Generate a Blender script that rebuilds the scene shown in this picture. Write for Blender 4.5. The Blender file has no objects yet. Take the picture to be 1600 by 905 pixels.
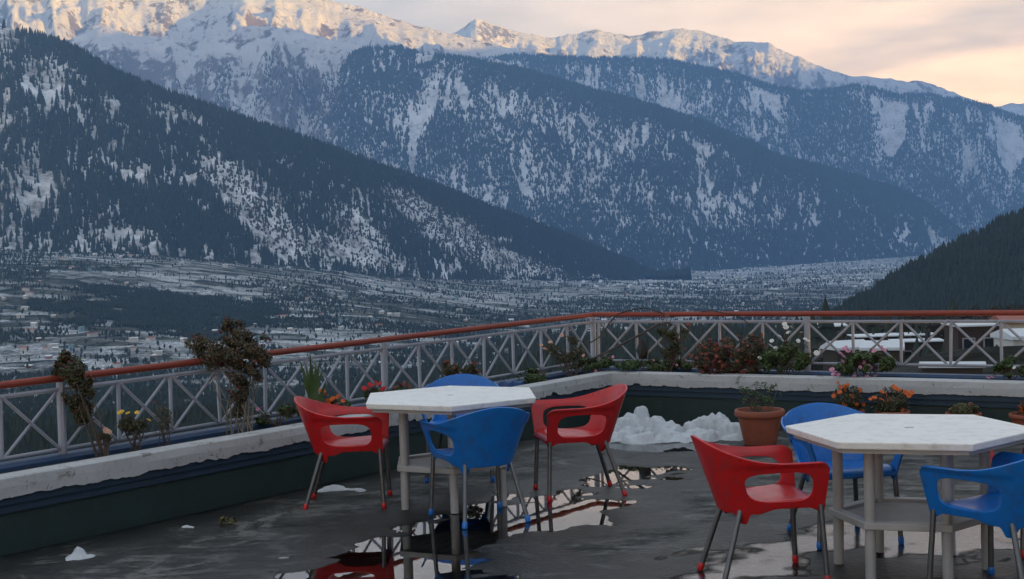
import bpy, bmesh, math, random
import numpy as np
from mathutils import Vector, Matrix
random.seed(7); RNG = np.random.default_rng(11)
scene = bpy.context.scene
COL = scene.collection

# ------------------------------------------------------------------ camera
H, F, YH, ROLL = 1.8, 2250.0, 372.0, 1.7
cam_d = bpy.data.cameras.new('camera'); cam = bpy.data.objects.new('camera', cam_d); COL.objects.link(cam)
cam_d.sensor_width = 36.0; cam_d.lens = F / 1600 * 36; cam_d.clip_start = 0.1; cam_d.clip_end = 80000
PITCH = math.atan((452.5 - YH) / F)
cam.matrix_world = Matrix.Translation((0, 0, H)) @ (Matrix.Rotation(math.pi / 2 - PITCH, 3, 'X') @ Matrix.Rotation(math.radians(-ROLL), 3, 'Z')).to_4x4()
scene.camera = cam
CR = np.array(cam.matrix_world.to_3x3())

# ------------------------------------------------------------------ sun, exposure, sky
SUN_AZ, SUN_EL, SUN_STRENGTH, SKY_STRENGTH, CLOUD = 108.0, 6.0, 5.0, 0.045, 0.34
az, el = math.radians(SUN_AZ), math.radians(SUN_EL)
SUN_DIR = Vector((math.sin(az) * math.cos(el), math.cos(az) * math.cos(el), math.sin(el)))
sun_d = bpy.data.lights.new('sun', 'SUN'); sun = bpy.data.objects.new('sun', sun_d); COL.objects.link(sun)
sun_d.energy = SUN_STRENGTH; sun_d.angle = math.radians(0.5); sun_d.color = (1.0, 0.54, 0.09)
sun.rotation_euler = SUN_DIR.to_track_quat('Z', 'Y').to_euler()
sun.location = (30, 10, 30)
scene.view_settings.view_transform = 'Standard'; scene.view_settings.look = 'None'
scene.view_settings.exposure = 2.0; scene.view_settings.gamma = 1.0; scene.view_settings.use_curve_mapping = False
scene.cycles.use_denoising = True
scene.cycles.volume_bounces = 1
scene.cycles.max_bounces = 8

def graph(nt):
    def N(kind, _props=None, **ins):
        n = nt.nodes.new(kind)
        for k, v in (_props or {}).items(): setattr(n, k, v)
        for k, v in ins.items():
            key = int(k[1:]) if k[0] == 'i' and k[1:].isdigit() else k.replace('_', ' ')
            s = n.inputs[key]
            if hasattr(v, 'is_output') or isinstance(v, bpy.types.NodeSocket): nt.links.new(v, s)
            else: s.default_value = v
        return n
    return N
def math_node(N, op, a, b=0.0, clamp=False):
    return N('ShaderNodeMath', {'operation': op, 'use_clamp': clamp}, i0=a, i1=b).outputs[0]
def ramp(N, fac, stops, interp='LINEAR'):
    n = N('ShaderNodeValToRGB', Fac=fac); cr = n.color_ramp; cr.interpolation = interp
    while len(cr.elements) < len(stops): cr.elements.new(0.5)
    for e, (p, c) in zip(cr.elements, stops):
        e.position = p; e.color = (c, c, c, 1) if not hasattr(c, '__len__') else (*c, 1)
    return n.outputs['Color']
def mix(N, fac, a, b, mode='MIX'):
    n = N('ShaderNodeMix', {'data_type': 'RGBA', 'blend_type': mode}); nt = n.id_data
    for idx, v in ((0, fac), (6, a), (7, b)):
        if isinstance(v, bpy.types.NodeSocket): nt.links.new(v, n.inputs[idx])
        else: n.inputs[idx].default_value = v if idx == 0 else (*v, 1)
    return n.outputs[2]

world = bpy.data.worlds.new('World'); scene.world = world; world.use_nodes = True
nt = world.node_tree; nt.nodes.clear(); N = graph(nt)
sky = N('ShaderNodeTexSky', {'sky_type': 'NISHITA', 'sun_disc': False, 'sun_elevation': el, 'sun_rotation': az, 'altitude': 2000.0})
co = N('ShaderNodeTexCoord').outputs['Generated']
sep = N('ShaderNodeSeparateXYZ', Vector=co)
zz = math_node(N, 'MAXIMUM', sep.outputs['Z'], 0.0)
den = math_node(N, 'ADD', zz, 0.16)
u = math_node(N, 'DIVIDE', sep.outputs['X'], den); v = math_node(N, 'DIVIDE', sep.outputs['Y'], den)
cv = N('ShaderNodeCombineXYZ', X=u, Y=v, Z=0.0).outputs[0]
noi = N('ShaderNodeTexNoise', Vector=cv, Scale=0.85, Detail=7.0, Roughness=0.55, Distortion=0.5).outputs['Fac']
noi2 = N('ShaderNodeTexNoise', Vector=cv, Scale=2.6, Detail=5.0, Roughness=0.6).outputs['Fac']
cover = ramp(N, noi, [(0.36, 0.55), (0.52, 1.0)], 'EASE')
sd = N('ShaderNodeVectorMath', {'operation': 'DOT_PRODUCT'}, i0=co, i1=tuple(SUN_DIR)).outputs['Value']
near_sun = N('ShaderNodeMapRange', {'interpolation_type': 'SMOOTHSTEP'}, Value=sd, From_Min=-0.68, From_Max=0.15).outputs[0]
low = N('ShaderNodeMapRange', {'interpolation_type': 'SMOOTHSTEP'}, Value=zz, From_Min=0.02, From_Max=0.32, To_Min=1.0, To_Max=0.0).outputs[0]
warm = math_node(N, 'MULTIPLY', near_sun, low, True)
ccol = mix(N, warm, (0.64, 0.67, 0.72), (4.3, 2.46, 0.98))
shade = ramp(N, noi2, [(0.3, 0.80), (0.7, 1.12)])
ccol = mix(N, 1.0, ccol, shade, 'MULTIPLY')
skys = mix(N, 1.0, sky.outputs[0], (SKY_STRENGTH,) * 3, 'MULTIPLY')
ccol = mix(N, 1.0, ccol, (CLOUD,) * 3, 'MULTIPLY')
bg = N('ShaderNodeBackground', Color=mix(N, cover, skys, ccol), Strength=1.0)
nt.links.new(bg.outputs[0], N('ShaderNodeOutputWorld').inputs['Surface'])

# ------------------------------------------------------------------ geometry of the view
def up(px, py, z=None, Y=None):
    px, py = np.asarray(px, float), np.asarray(py, float)
    c = np.stack([(px - 800) / F, -(py - 452.5) / F, -np.ones_like(px)], -1)
    d = c @ CR.T
    t = (z - H) / d[..., 2] if Y is None else Y / d[..., 1]
    return np.array([0, 0, H]) + d * np.asarray(t)[..., None]
def proj(P):
    q = (np.asarray(P, float) - np.array([0, 0, H])) @ CR
    return 800 + F * q[..., 0] / -q[..., 2], 452.5 - F * q[..., 1] / -q[..., 2]

# ------------------------------------------------------------------ noise
_g = np.random.default_rng(3); _perm = np.tile(_g.permutation(256), 3); _ang = _g.uniform(0, 2 * np.pi, 256)
_gx, _gy = np.cos(_ang), np.sin(_ang)
def perlin(x, y, seed=0):
    x = np.asarray(x, float) + seed * 17.37; y = np.asarray(y, float) + seed * 5.91
    xi, yi = np.floor(x).astype(int), np.floor(y).astype(int); xf, yf = x - xi, y - yi
    xi &= 255; yi &= 255
    def g(ix, iy, fx, fy):
        h = _perm[_perm[ix & 255] + (iy & 255)]; return _gx[h] * fx + _gy[h] * fy
    u, v = xf**3 * (xf * (xf * 6 - 15) + 10), yf**3 * (yf * (yf * 6 - 15) + 10)
    a = g(xi, yi, xf, yf); b = g(xi + 1, yi, xf - 1, yf); c = g(xi, yi + 1, xf, yf - 1); d = g(xi + 1, yi + 1, xf - 1, yf - 1)
    return ((a + u * (b - a)) * (1 - v) + (c + u * (d - c)) * v) * 1.5
def fbm(x, y, seed=0, oct=5, gain=0.5):
    s, a, t = 0, 1.0, 0
    for i in range(oct):
        s = s + a * perlin(x * 2**i, y * 2**i, seed + i); t += a; a *= gain
    return s / t
def ridged(x, y, seed=0, oct=5, gain=0.5):
    s, a, t = 0, 1.0, 0
    for i in range(oct):
        s = s + a * (1 - np.abs(perlin(x * 2**i, y * 2**i, seed + i)) * 1.6); t += a; a *= gain
    return s / t
def sstep(a, b, x):
    if a > b: return 1 - sstep(b, a, x)
    t = np.clip((x - a) / (b - a), 0, 1); return t * t * (3 - 2 * t)

# ------------------------------------------------------------------ mesh helpers
def np_mesh(name, V, Fc, smooth=True):
    V = np.ascontiguousarray(V, np.float32); Fc = np.ascontiguousarray(Fc, np.int32); k = Fc.shape[1]
    me = bpy.data.meshes.new(name)
    me.vertices.add(len(V)); me.vertices.foreach_set('co', V.ravel())
    me.loops.add(Fc.size); me.loops.foreach_set('vertex_index', Fc.ravel())
    me.polygons.add(len(Fc)); me.polygons.foreach_set('loop_start', np.arange(0, Fc.size, k, dtype=np.int32))
    me.polygons.foreach_set('loop_total', np.full(len(Fc), k, np.int32))
    me.polygons.foreach_set('use_smooth', np.full(len(Fc), smooth))
    me.update(calc_edges=True); me.validate(); return me
def grid_faces(nu, nv):
    i, j = np.meshgrid(np.arange(nu - 1), np.arange(nv - 1), indexing='ij'); a = i * nv + j
    return np.stack([a, a + nv, a + nv + 1, a + 1], -1).reshape(-1, 4)
def link(name, me, mat=None, parent=None, **props):
    o = bpy.data.objects.new(name, me); COL.objects.link(o)
    if mat and me is not None and not me.materials: me.materials.append(mat)
    if parent: o.parent = parent
    for k, v in props.items(): o[k] = v
    return o
def empty(name, loc, rz, label, cat, group=None):
    o = bpy.data.objects.new(name, None); COL.objects.link(o); o.location = loc; o.rotation_euler = (0, 0, rz)
    o.empty_display_size = 0.1; o['label'] = label; o['category'] = cat
    if group: o['group'] = group
    return o
class MB:
    def __init__(s): s.v = []; s.f = []
    def add(s, vs, fs):
        b = len(s.v); s.v += [tuple(p) for p in vs]; s.f += [tuple(i + b for i in f) for f in fs]; return s
    def box(s, c, d, M=None):
        x, y, z = (k / 2 for k in d); P = [Vector((sx * x, sy * y, sz * z)) for sx in (-1, 1) for sy in (-1, 1) for sz in (-1, 1)]
        if M is not None: P = [M @ p for p in P]
        P = [p + Vector(c) for p in P]
        return s.add(P, [(0, 1, 3, 2), (4, 6, 7, 5), (0, 4, 5, 1), (2, 3, 7, 6), (0, 2, 6, 4), (1, 5, 7, 3)])
    def tube(s, pts, rad, n=10, cap=True):
        pts = [Vector(p) for p in pts]; m = len(pts)
        if not hasattr(rad, '__len__'): rad = [rad] * m
        vs = []; prev = None
        for i, p in enumerate(pts):
            t = (pts[min(i + 1, m - 1)] - pts[max(i - 1, 0)]).normalized()
            a = prev if prev is not None else (Vector((0, 0, 1)) if abs(t.z) < 0.9 else Vector((1, 0, 0)))
            x = (a - t * a.dot(t)).normalized(); y = t.cross(x); prev = x
            vs += [p + (x * math.cos(2 * math.pi * k / n) + y * math.sin(2 * math.pi * k / n)) * rad[i] for k in range(n)]
        fs = [(i * n + k, i * n + (k + 1) % n, (i + 1) * n + (k + 1) % n, (i + 1) * n + k) for i in range(m - 1) for k in range(n)]
        if cap: fs += [tuple(range(n))[::-1], tuple((m - 1) * n + k for k in range(n))]
        return s.add(vs, fs)
    def lathe(s, prof, n=28, c=(0, 0, 0)):
        vs = [(c[0] + r * math.cos(2 * math.pi * k / n), c[1] + r * math.sin(2 * math.pi * k / n), c[2] + z) for r, z in prof for k in range(n)]
        return s.add(vs, [(i * n + k, i * n + (k + 1) % n, (i + 1) * n + (k + 1) % n, (i + 1) * n + k) for i in range(len(prof) - 1) for k in range(n)])
    def prism(s, poly, z0, z1):
        n = len(poly); vs = [(x, y, z0) for x, y in poly] + [(x, y, z1) for x, y in poly]
        return s.add(vs, [tuple(range(n))[::-1], tuple(range(n, 2 * n))] + [(k, (k + 1) % n, n + (k + 1) % n, n + k) for k in range(n)])
    def mesh(s, name, smooth=False, bevel=0, seg=2):
        me = bpy.data.meshes.new(name); me.from_pydata(s.v, [], s.f)
        if bevel:
            bm = bmesh.new(); bm.from_mesh(me)
            es = [e for e in bm.edges if len(e.link_faces) == 2 and e.calc_face_angle(0) > 0.5]
            bmesh.ops.bevel(bm, geom=es, offset=bevel, segments=seg, affect='EDGES', profile=0.5); bm.to_mesh(me); bm.free()
        me.update()
        if smooth:
            me.polygons.foreach_set('use_smooth', [True] * len(me.polygons))
            if smooth != 'all': me.set_sharp_from_angle(angle=math.radians(40))
        return me
    def build(s, name, mat, parent=None, smooth=False, bevel=0, **props): return link(name, s.mesh(name, smooth, bevel), mat, parent, **props)

# ------------------------------------------------------------------ materials
def material(name, fn):
    m = bpy.data.materials.new(name); m.use_nodes = True; nt = m.node_tree; nt.nodes.clear(); N = graph(nt)
    out = N('ShaderNodeOutputMaterial'); s = fn(N)
    nt.links.new(s, out.inputs['Surface']); return m
def bsdf(N, col, rough=0.5, bump=None, bstr=0.3, bdist=0.01, **kw):
    n = N('ShaderNodeBsdfPrincipled'); nt = n.id_data
    for key, v in {'Base Color': col, 'Roughness': rough, **kw}.items():
        if isinstance(v, bpy.types.NodeSocket): nt.links.new(v, n.inputs[key])
        else: n.inputs[key].default_value = (*v, 1) if key == 'Base Color' and len(v) == 3 else v
    if bump is not None:
        b = N('ShaderNodeBump', Height=bump, Strength=bstr, Distance=bdist); nt.links.new(b.outputs[0], n.inputs['Normal'])
    return n.outputs[0]
def obj_co(N, scale=(1, 1, 1)): return N('ShaderNodeMapping', Vector=N('ShaderNodeTexCoord').outputs['Object'], Scale=scale).outputs[0]
def noise(N, vec, sc, det=4.0, ro=0.55, dist=0.0): return N('ShaderNodeTexNoise', Vector=vec, Scale=sc, Detail=det, Roughness=ro, Distortion=dist).outputs['Fac']
def geo_pos(N): return N('ShaderNodeNewGeometry').outputs['Position']
def simple(name, col, rough=0.5, var=0.15, sc=8.0, bstr=0.0, **kw):
    def fn(N):
        n = noise(N, obj_co(N), sc); d = tuple(c * (1 - var) for c in col); b = tuple(min(1, c * (1 + var)) for c in col)
        return bsdf(N, mix(N, n, d, b), rough, n if bstr else None, bstr, **kw)
    return material(name, fn)
def plastic(name, col, rough=0.33):
    def fn(N):
        co = obj_co(N); n = noise(N, co, 6.0, 6.0); grime = ramp(N, noise(N, co, 14.0, 8.0, 0.7), [(0.47, 0.0), (0.70, 0.7)])
        c = mix(N, n, tuple(k * 0.88 for k in col), col); c = mix(N, grime, c, tuple(0.35 * k + 0.03 for k in col))
        r = ramp(N, n, [(0.3, rough - 0.06), (0.7, rough + 0.14)])
        return bsdf(N, c, r, noise(N, co, 180.0, 2.0), 0.06, 0.002)
    return material(name, fn)
M = {}
M['red'] = plastic('red_plastic', (0.50, 0.011, 0.014)); M['blue'] = plastic('blue_plastic', (0.006, 0.145, 0.50))
M['aluminium'] = simple('dull_aluminium', (0.13, 0.13, 0.135), 0.40, 0.3, 20, Metallic=0.8)
def f_white_plastic(N):
    co = obj_co(N); n = noise(N, co, 5.0, 7.0, 0.65); st = ramp(N, noise(N, co, 11.0, 9.0, 0.72), [(0.50, 0.0), (0.68, 0.6)])
    return bsdf(N, mix(N, st, mix(N, n, (0.66, 0.66, 0.65), (0.80, 0.80, 0.79)), (0.42, 0.40, 0.36)), 0.42, noise(N, co, 90.0), 0.05, 0.002)
M['table'] = material('weathered_white_plastic', f_white_plastic)
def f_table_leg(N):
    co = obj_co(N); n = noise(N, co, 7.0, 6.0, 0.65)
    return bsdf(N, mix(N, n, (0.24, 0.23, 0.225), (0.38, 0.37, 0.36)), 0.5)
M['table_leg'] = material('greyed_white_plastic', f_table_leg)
def f_coping(N):
    co = geo_pos(N); n = noise(N, co, 3.0, 8.0, 0.7); fine = noise(N, co, 28.0, 8.0, 0.7)
    dirt = ramp(N, fine, [(0.54, 0.0), (0.70, 0.6)]); vor = N('ShaderNodeTexNoise', Vector=co, Scale=5.0, Detail=10.0, Roughness=0.75, Distortion=1.2).outputs['Fac']
    flake = ramp(N, vor, [(0.585, 0.0), (0.60, 0.8)])
    c = mix(N, n, (0.33, 0.335, 0.34), (0.50, 0.505, 0.51)); c = mix(N, dirt, c, (0.25, 0.25, 0.245)); c = mix(N, flake, c, (0.17, 0.165, 0.15))
    return bsdf(N, c, 0.8, math_node(N, 'ADD', fine, math_node(N, 'MULTIPLY', flake, -0.6)), 0.4, 0.008)
M['coping'] = material('peeling_whitewash', f_coping)
def paint(name, col, worn):
    def fn(N):
        co = geo_pos(N); n = noise(N, co, 2.2, 8.0, 0.7); w = ramp(N, noise(N, co, 6.0, 10.0, 0.75), [(0.56, 0.0), (0.68, 0.8)])
        c = mix(N, n, tuple(k * 0.6 for k in col), tuple(k * 1.3 for k in col)); return bsdf(N, mix(N, w, c, worn), 0.6, noise(N, co, 30.0, 6.0), 0.3, 0.008)
    return material(name, fn)
M['wall_blue'] = paint('blue_wall_paint', (0.014, 0.036, 0.066), (0.03, 0.04, 0.05)); M['wall_green'] = paint('dark_green_wall_paint', (0.013, 0.031, 0.029), (0.045, 0.047, 0.045))
M['soil'] = simple('wet_soil', (0.02, 0.015, 0.011), 0.9, 0.5, 30, 0.6)
M['kerb'] = paint('blue_kerb_paint', (0.014, 0.045, 0.11), (0.04, 0.05, 0.07))
M['handrail'] = paint('rust_red_rail_paint', (0.22, 0.034, 0.017), (0.12, 0.03, 0.02))
M['rail_white'] = paint('lavender_white_rail_paint', (0.27, 0.282, 0.33), (0.17, 0.16, 0.17))
M['terracotta'] = simple('terracotta', (0.24, 0.065, 0.035), 0.65, 0.25, 9, 0.1)
M['black'] = simple('black_rubber', (0.012, 0.012, 0.014), 0.5); M['dark_metal'] = simple('dark_pole', (0.05, 0.04, 0.04), 0.5)
M['tarp'] = simple('blue_tarp', (0.012, 0.05, 0.16), 0.45, 0.3, 6)
M['stem'] = simple('woody_stem', (0.075, 0.055, 0.04), 0.8, 0.4, 20)
M['palestem'] = simple('grey_stem', (0.16, 0.14, 0.11), 0.8, 0.4, 20)
def leaf_mat(name, a, b, c=None):
    def fn(N):
        r = N('ShaderNodeNewGeometry').outputs['Random Per Island']
        stops = [(0.0, a), (0.6, b)] + ([(1.0, c)] if c else [])
        return bsdf(N, ramp(N, r, stops), 0.5)
    return material(name, fn)
M['leaf'] = leaf_mat('green_leaf', (0.018, 0.035, 0.010), (0.045, 0.085, 0.02), (0.08, 0.11, 0.03))
M['leaf_dark'] = leaf_mat('dark_leaf', (0.018, 0.028, 0.010), (0.050, 0.060, 0.020), (0.10, 0.052, 0.026))
M['leaf_rust'] = leaf_mat('rusty_leaf', (0.020, 0.022, 0.009), (0.048, 0.046, 0.016), (0.10, 0.040, 0.020))
M['leaf_olive'] = leaf_mat('olive_leaf', (0.04, 0.04, 0.012), (0.09, 0.085, 0.03), (0.13, 0.11, 0.04))
for k, c in dict(orange=(0.60, 0.115, 0.008), red=(0.55, 0.015, 0.02), pink=(0.62, 0.26, 0.38), white=(0.75, 0.74, 0.70), yellow=(0.75, 0.50, 0.02), rust=(0.17, 0.028, 0.010), pale=(0.62, 0.36, 0.26), crimson=(0.12, 0.01, 0.015)).items():
    M['f_' + k] = leaf_mat(k + '_petal', tuple(q * 0.6 for q in c), c)
def f_snow(N):
    co = geo_pos(N); n = noise(N, co, 9.0, 8.0, 0.65); d = ramp(N, noise(N, co, 30.0, 6.0, 0.7), [(0.58, 0.0), (0.8, 0.6)])
    return bsdf(N, mix(N, d, mix(N, n, (0.50, 0.55, 0.60), (0.70, 0.73, 0.76)), (0.34, 0.35, 0.35)), 0.7, math_node(N, 'ADD', noise(N, co, 30.0, 8.0, 0.7), noise(N, co, 130.0, 3.0)), 0.8, 0.025, **{'Subsurface Weight': 0.0})
M['snow'] = material('old_snow', f_snow)
def f_floor(N):
    co = geo_pos(N); a = noise(N, co, 1.6, 10.0, 0.68, 0.6); b = noise(N, co, 5.0, 9.0, 0.7); st = N('ShaderNodeMapping', Vector=co, Scale=(1.2, 1.9, 1.0), Rotation=(0, 0, 0.35)).outputs[0]
    c = mix(N, ramp(N, a, [(0.32, 0.0), (0.68, 1.0)]), (0.009, 0.011, 0.011), (0.034, 0.036, 0.034))
    pale = ramp(N, noise(N, st, 1.3, 11.0, 0.74, 1.2), [(0.515, 0.0), (0.575, 0.9)]); c = mix(N, pale, c, (0.12, 0.12, 0.112))
    dark = ramp(N, noise(N, st, 1.9, 11.0, 0.74, 1.0), [(0.52, 0.0), (0.58, 0.9)]); c = mix(N, dark, c, (0.012, 0.013, 0.013))
    c = mix(N, ramp(N, b, [(0.5, 0.0), (0.8, 0.7)]), c, (0.016, 0.016, 0.015))
    r = ramp(N, noise(N, st, 2.2, 9.0, 0.7), [(0.38, 0.32), (0.62, 0.85)])
    wet = N('ShaderNodeAttribute', {'attribute_name': 'wet'}).outputs['Fac']; wet = ramp(N, math_node(N, 'ADD', wet, math_node(N, 'MULTIPLY', math_node(N, 'SUBTRACT', noise(N, co, 4.0, 9.0, 0.7), 0.5), 0.9)), [(0.30, 0.0), (0.62, 1.0)])
    c = mix(N, wet, c, mix(N, 1.0, c, (0.42, 0.43, 0.43), 'MULTIPLY')); r = mix(N, wet, r, (0.42, 0.42, 0.42))
    return bsdf(N, c, r, math_node(N, 'ADD', b, noise(N, co, 40.0, 6.0)), 0.5, 0.012, **{'Specular IOR Level': 0.22})
M['floor'] = material('wet_concrete', f_floor)
def water(name, rough, ior, bs, sc, veil=0.0):
    def fn(N):
        co = geo_pos(N); b = N('ShaderNodeBump', Height=noise(N, co, sc, 3.0), Strength=bs, Distance=0.004).outputs[0]
        g = N('ShaderNodeBsdfGlossy', Color=(1, 1, 1, 1), Roughness=rough, Normal=b).outputs[0]
        t = N('ShaderNodeBsdfTransparent', Color=(0.62, 0.63, 0.62, 1)).outputs[0]
        fr = N('ShaderNodeFresnel', IOR=ior, Normal=b).outputs[0]
        dp = N('ShaderNodeAttribute', {'attribute_name': 'depth'}).outputs['Fac']
        fr = math_node(N, 'MULTIPLY', fr, N('ShaderNodeMapRange', {'interpolation_type': 'SMOOTHSTEP'}, Value=math_node(N, 'ADD', dp, math_node(N, 'MULTIPLY', math_node(N, 'SUBTRACT', noise(N, co, 9.0, 8.0, 0.7), 0.5), veil)), From_Min=0.0, From_Max=0.0006 + veil * 0.6).outputs[0])
        return N('ShaderNodeMixShader', i0=fr, i1=t, i2=g).outputs[0]
    return material(name, fn)
M['water'] = water('puddle_water', 0.0, 1.72, 0.04, 5.0, 0.0035)
M['film'] = water('wet_film', 0.17, 1.8, 0.5, 20.0, 0.006)

# ================================================================== MOUNTAINS, VALLEY
def f_snowfield(N):
    co = geo_pos(N); n = N('ShaderNodeNewGeometry').outputs['Normal']; nz = N('ShaderNodeSeparateXYZ', Vector=n).outputs['Z']
    big = noise(N, co, 0.0035, 9.0, 0.68); fine = noise(N, co, 0.016, 7.0, 0.7)
    rock = math_node(N, 'ADD', math_node(N, 'MULTIPLY', big, 0.55), math_node(N, 'MULTIPLY', fine, 0.50))
    rock = math_node(N, 'SUBTRACT', rock, math_node(N, 'MULTIPLY', nz, 0.32))
    f = ramp(N, rock, [(0.318, 0.0), (0.375, 0.9)])
    rel = math_node(N, 'ADD', noise(N, co, 0.0045, 12.0, 0.70, 0.6), math_node(N, 'MULTIPLY', N('ShaderNodeTexNoise', {'noise_type': 'RIDGED_MULTIFRACTAL'}, Vector=co, Scale=0.0028, Detail=8.0, Roughness=0.55).outputs['Fac'], 0.35))
    return bsdf(N, mix(N, f, (0.84, 0.85, 0.87), (0.16, 0.12, 0.11)), 0.85, rel, 0.85, 170.0)
M['snowfield'] = material('high_snow_and_rock', f_snowfield)
def slope_mat(name, lo, hi, bare):
    def fn(N):
        co = geo_pos(N); a = noise(N, co, 0.007, 8.0, 0.68); b = noise(N, co, 0.05, 6.0, 0.7)
        f = ramp(N, math_node(N, 'ADD', math_node(N, 'MULTIPLY', a, 0.55), math_node(N, 'MULTIPLY', b, 0.45)), [(lo, 0.0), (hi, 0.9)])
        return bsdf(N, mix(N, f, (0.74, 0.76, 0.78), bare), 0.9)
    return material(name, fn)
M['slope_near'] = slope_mat('snowy_scrub_slope', 0.42, 0.58, (0.10, 0.09, 0.075))
M['slope_mid'] = slope_mat('snowy_forest_slope', 0.46, 0.64, (0.12, 0.11, 0.10))
M['slope_dark'] = simple('dark_forest_ground', (0.022, 0.026, 0.02), 0.95, 0.5, 0.02)
def f_conifer(N):
    n = noise(N, geo_pos(N), 0.03, 3.0); return bsdf(N, mix(N, n, (0.012, 0.022, 0.018), (0.034, 0.048, 0.036)), 0.9)
M['conifer'] = material('conifer', f_conifer)
M['bush_dark'] = simple('dark_winter_shrub', (0.030, 0.027, 0.022), 0.95, 0.5, 0.3)
M['bush_grey'] = simple('bare_winter_scrub', (0.075, 0.066, 0.058), 0.95, 0.5, 0.03)

def crest_sheet(crest, nu, s_rows, amp, L, seed, base_z, rough=0.012, power=1.0, lateral=0.0, rib=0.0, rib_n=10):
    """crest: rows of (px, py, depth, horizontal run to the foot). Returns grid (nu,nv,3) and rib field."""
    c = np.array(crest, float); px = np.linspace(c[0, 0], c[-1, 0], nu)
    py, D, run = (np.interp(px, c[:, 0], c[:, k]) for k in (1, 2, 3))
    k = max(3, nu // 90); ker = np.hanning(k + 2)[1:-1]; ker /= ker.sum()
    sm = lambda a: np.convolve(np.pad(a, k, mode='edge'), ker, 'same')[k:-k]
    py, D, run = sm(py), sm(D), sm(run)
    P = up(px, py, Y=D)
    P[:, 2] += fbm(px / 23.0, px * 0, seed, 5, 0.6) * rough * D * 0.35
    r = np.hypot(P[:, 0], P[:, 1]); dx, dy = -P[:, 0] / r, -P[:, 1] / r
    dx, dy = dx - dy * -lateral, dy - dx * lateral
    s = np.asarray(s_rows)[None, :]
    X = P[:, :1] + dx[:, None] * run[:, None] * s; Y = P[:, 1:2] + dy[:, None] * run[:, None] * s
    g = np.where(s >= 0, np.abs(s) ** power, np.abs(s) * 0.9)
    Z = P[:, 2:3] + (base_z - P[:, 2:3]) * g
    env = np.clip(np.abs(s) * 4.5, 0, 1) * (1 - 0.35 * np.clip(s, 0, 1))
    wx, wy = fbm(X / L, Y / L, seed + 20, 3) * L * 0.35, fbm(X / L, Y / L, seed + 30, 3) * L * 0.35
    n = ridged((X + wx) / L, (Y + wy) / L, seed + 40, 6, 0.52) - 0.62
    uu = np.linspace(0, rib_n, nu)[:, None] + 0.35 * fbm(X / L, Y / L, seed + 50, 3) + s * 0
    ribs = ridged(uu + 0.25 * s, uu * 0 + s * 0.35, seed + 60, 4, 0.5) - 0.6
    Z = Z + env * (amp * n + rib * ribs)
    return np.stack([X, Y, Z], -1), n + ribs, px
def rows(nv, back=0.35, pw=1.25):
    nb = max(4, nv // 8); return np.concatenate([-back * np.linspace(1, 0, nb, endpoint=False), np.linspace(0, 1, nv - nb) ** pw])
def mountain(name, G, mat): return link(name, np_mesh(name, G.reshape(-1, 3), grid_faces(*G.shape[:2])), mat, kind='structure')

def sample_grid(G, n, s_lo=0.0, s_hi=1.0):
    nu, nv = G.shape[:2]; a = RNG.uniform(0, nu - 1.001, n); b = RNG.uniform(s_lo * (nv - 1), s_hi * (nv - 1.001), n)
    i, j = a.astype(int), b.astype(int); fa, fb = (a - i)[:, None], (b - j)[:, None]
    P = G[i, j] * (1 - fa) * (1 - fb) + G[i + 1, j] * fa * (1 - fb) + G[i, j + 1] * (1 - fa) * fb + G[i + 1, j + 1] * fa * fb
    return P, a, b, i, j
def cone_template(tiers, n, jag=0.0):
    V, T = [], []
    for t in range(tiers):
        z0 = t / tiers * 0.8; z1 = 1.0 if t == tiers - 1 else (t + 1.55) / tiers * 0.8 + 0.08; r = 0.5 * (1 - 0.8 * t / tiers)
        b = len(V); V.append((0, 0, z1)); V += [(r * math.cos(2 * math.pi * (k + 0.5 * t) / n) * (1 + jag * ((k * 7 + t * 3) % 5 - 2) / 2), r * math.sin(2 * math.pi * (k + 0.5 * t) / n), z0 - jag * 0.12 * ((k * 3 + t) % 3)) for k in range(n)]
        T += [(b, b + 1 + k, b + 1 + (k + 1) % n) for k in range(n)]
    return np.array(V), np.array(T)
def blob_template():
    V = np.array([(0, 0, 1.0), (0.5, 0, 0.5), (-0.15, 0.48, 0.55), (-0.2, -0.46, 0.5), (0, 0, -0.1)]); T = np.array([(0, 1, 2), (0, 2, 3), (0, 3, 1), (4, 2, 1), (4, 3, 2), (4, 1, 3)]); return V, T
def scatter(name, P, hgt, wid, tmpl, mat, **props):
    V, T = tmpl; n = len(P); th = RNG.uniform(0, 2 * np.pi, n); c, s = np.cos(th)[:, None], np.sin(th)[:, None]
    x = (V[None, :, 0] * c - V[None, :, 1] * s) * wid[:, None] + P[:, :1]; y = (V[None, :, 0] * s + V[None, :, 1] * c) * wid[:, None] + P[:, 1:2]
    z = V[None, :, 2] * hgt[:, None] + P[:, 2:3] - 0.05 * hgt[:, None]
    W = np.stack([x, y, z], -1).reshape(-1, 3); Fc = (T[None] + (np.arange(n) * len(V))[:, None, None]).reshape(-1, 3)
    return link(name, np_mesh(name, W, Fc, False), mat, kind='stuff', **props)
def ell(px, py, cx, cy, rx, ry, ang=0.0, soft=0.35):
    a = math.radians(ang); x, y = px - cx, py - cy; u = (x * math.cos(a) + y * math.sin(a)) / rx; v = (-x * math.sin(a) + y * math.cos(a)) / ry
    return 1 - sstep(1 - soft, 1 + soft, np.sqrt(u * u + v * v))

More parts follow.
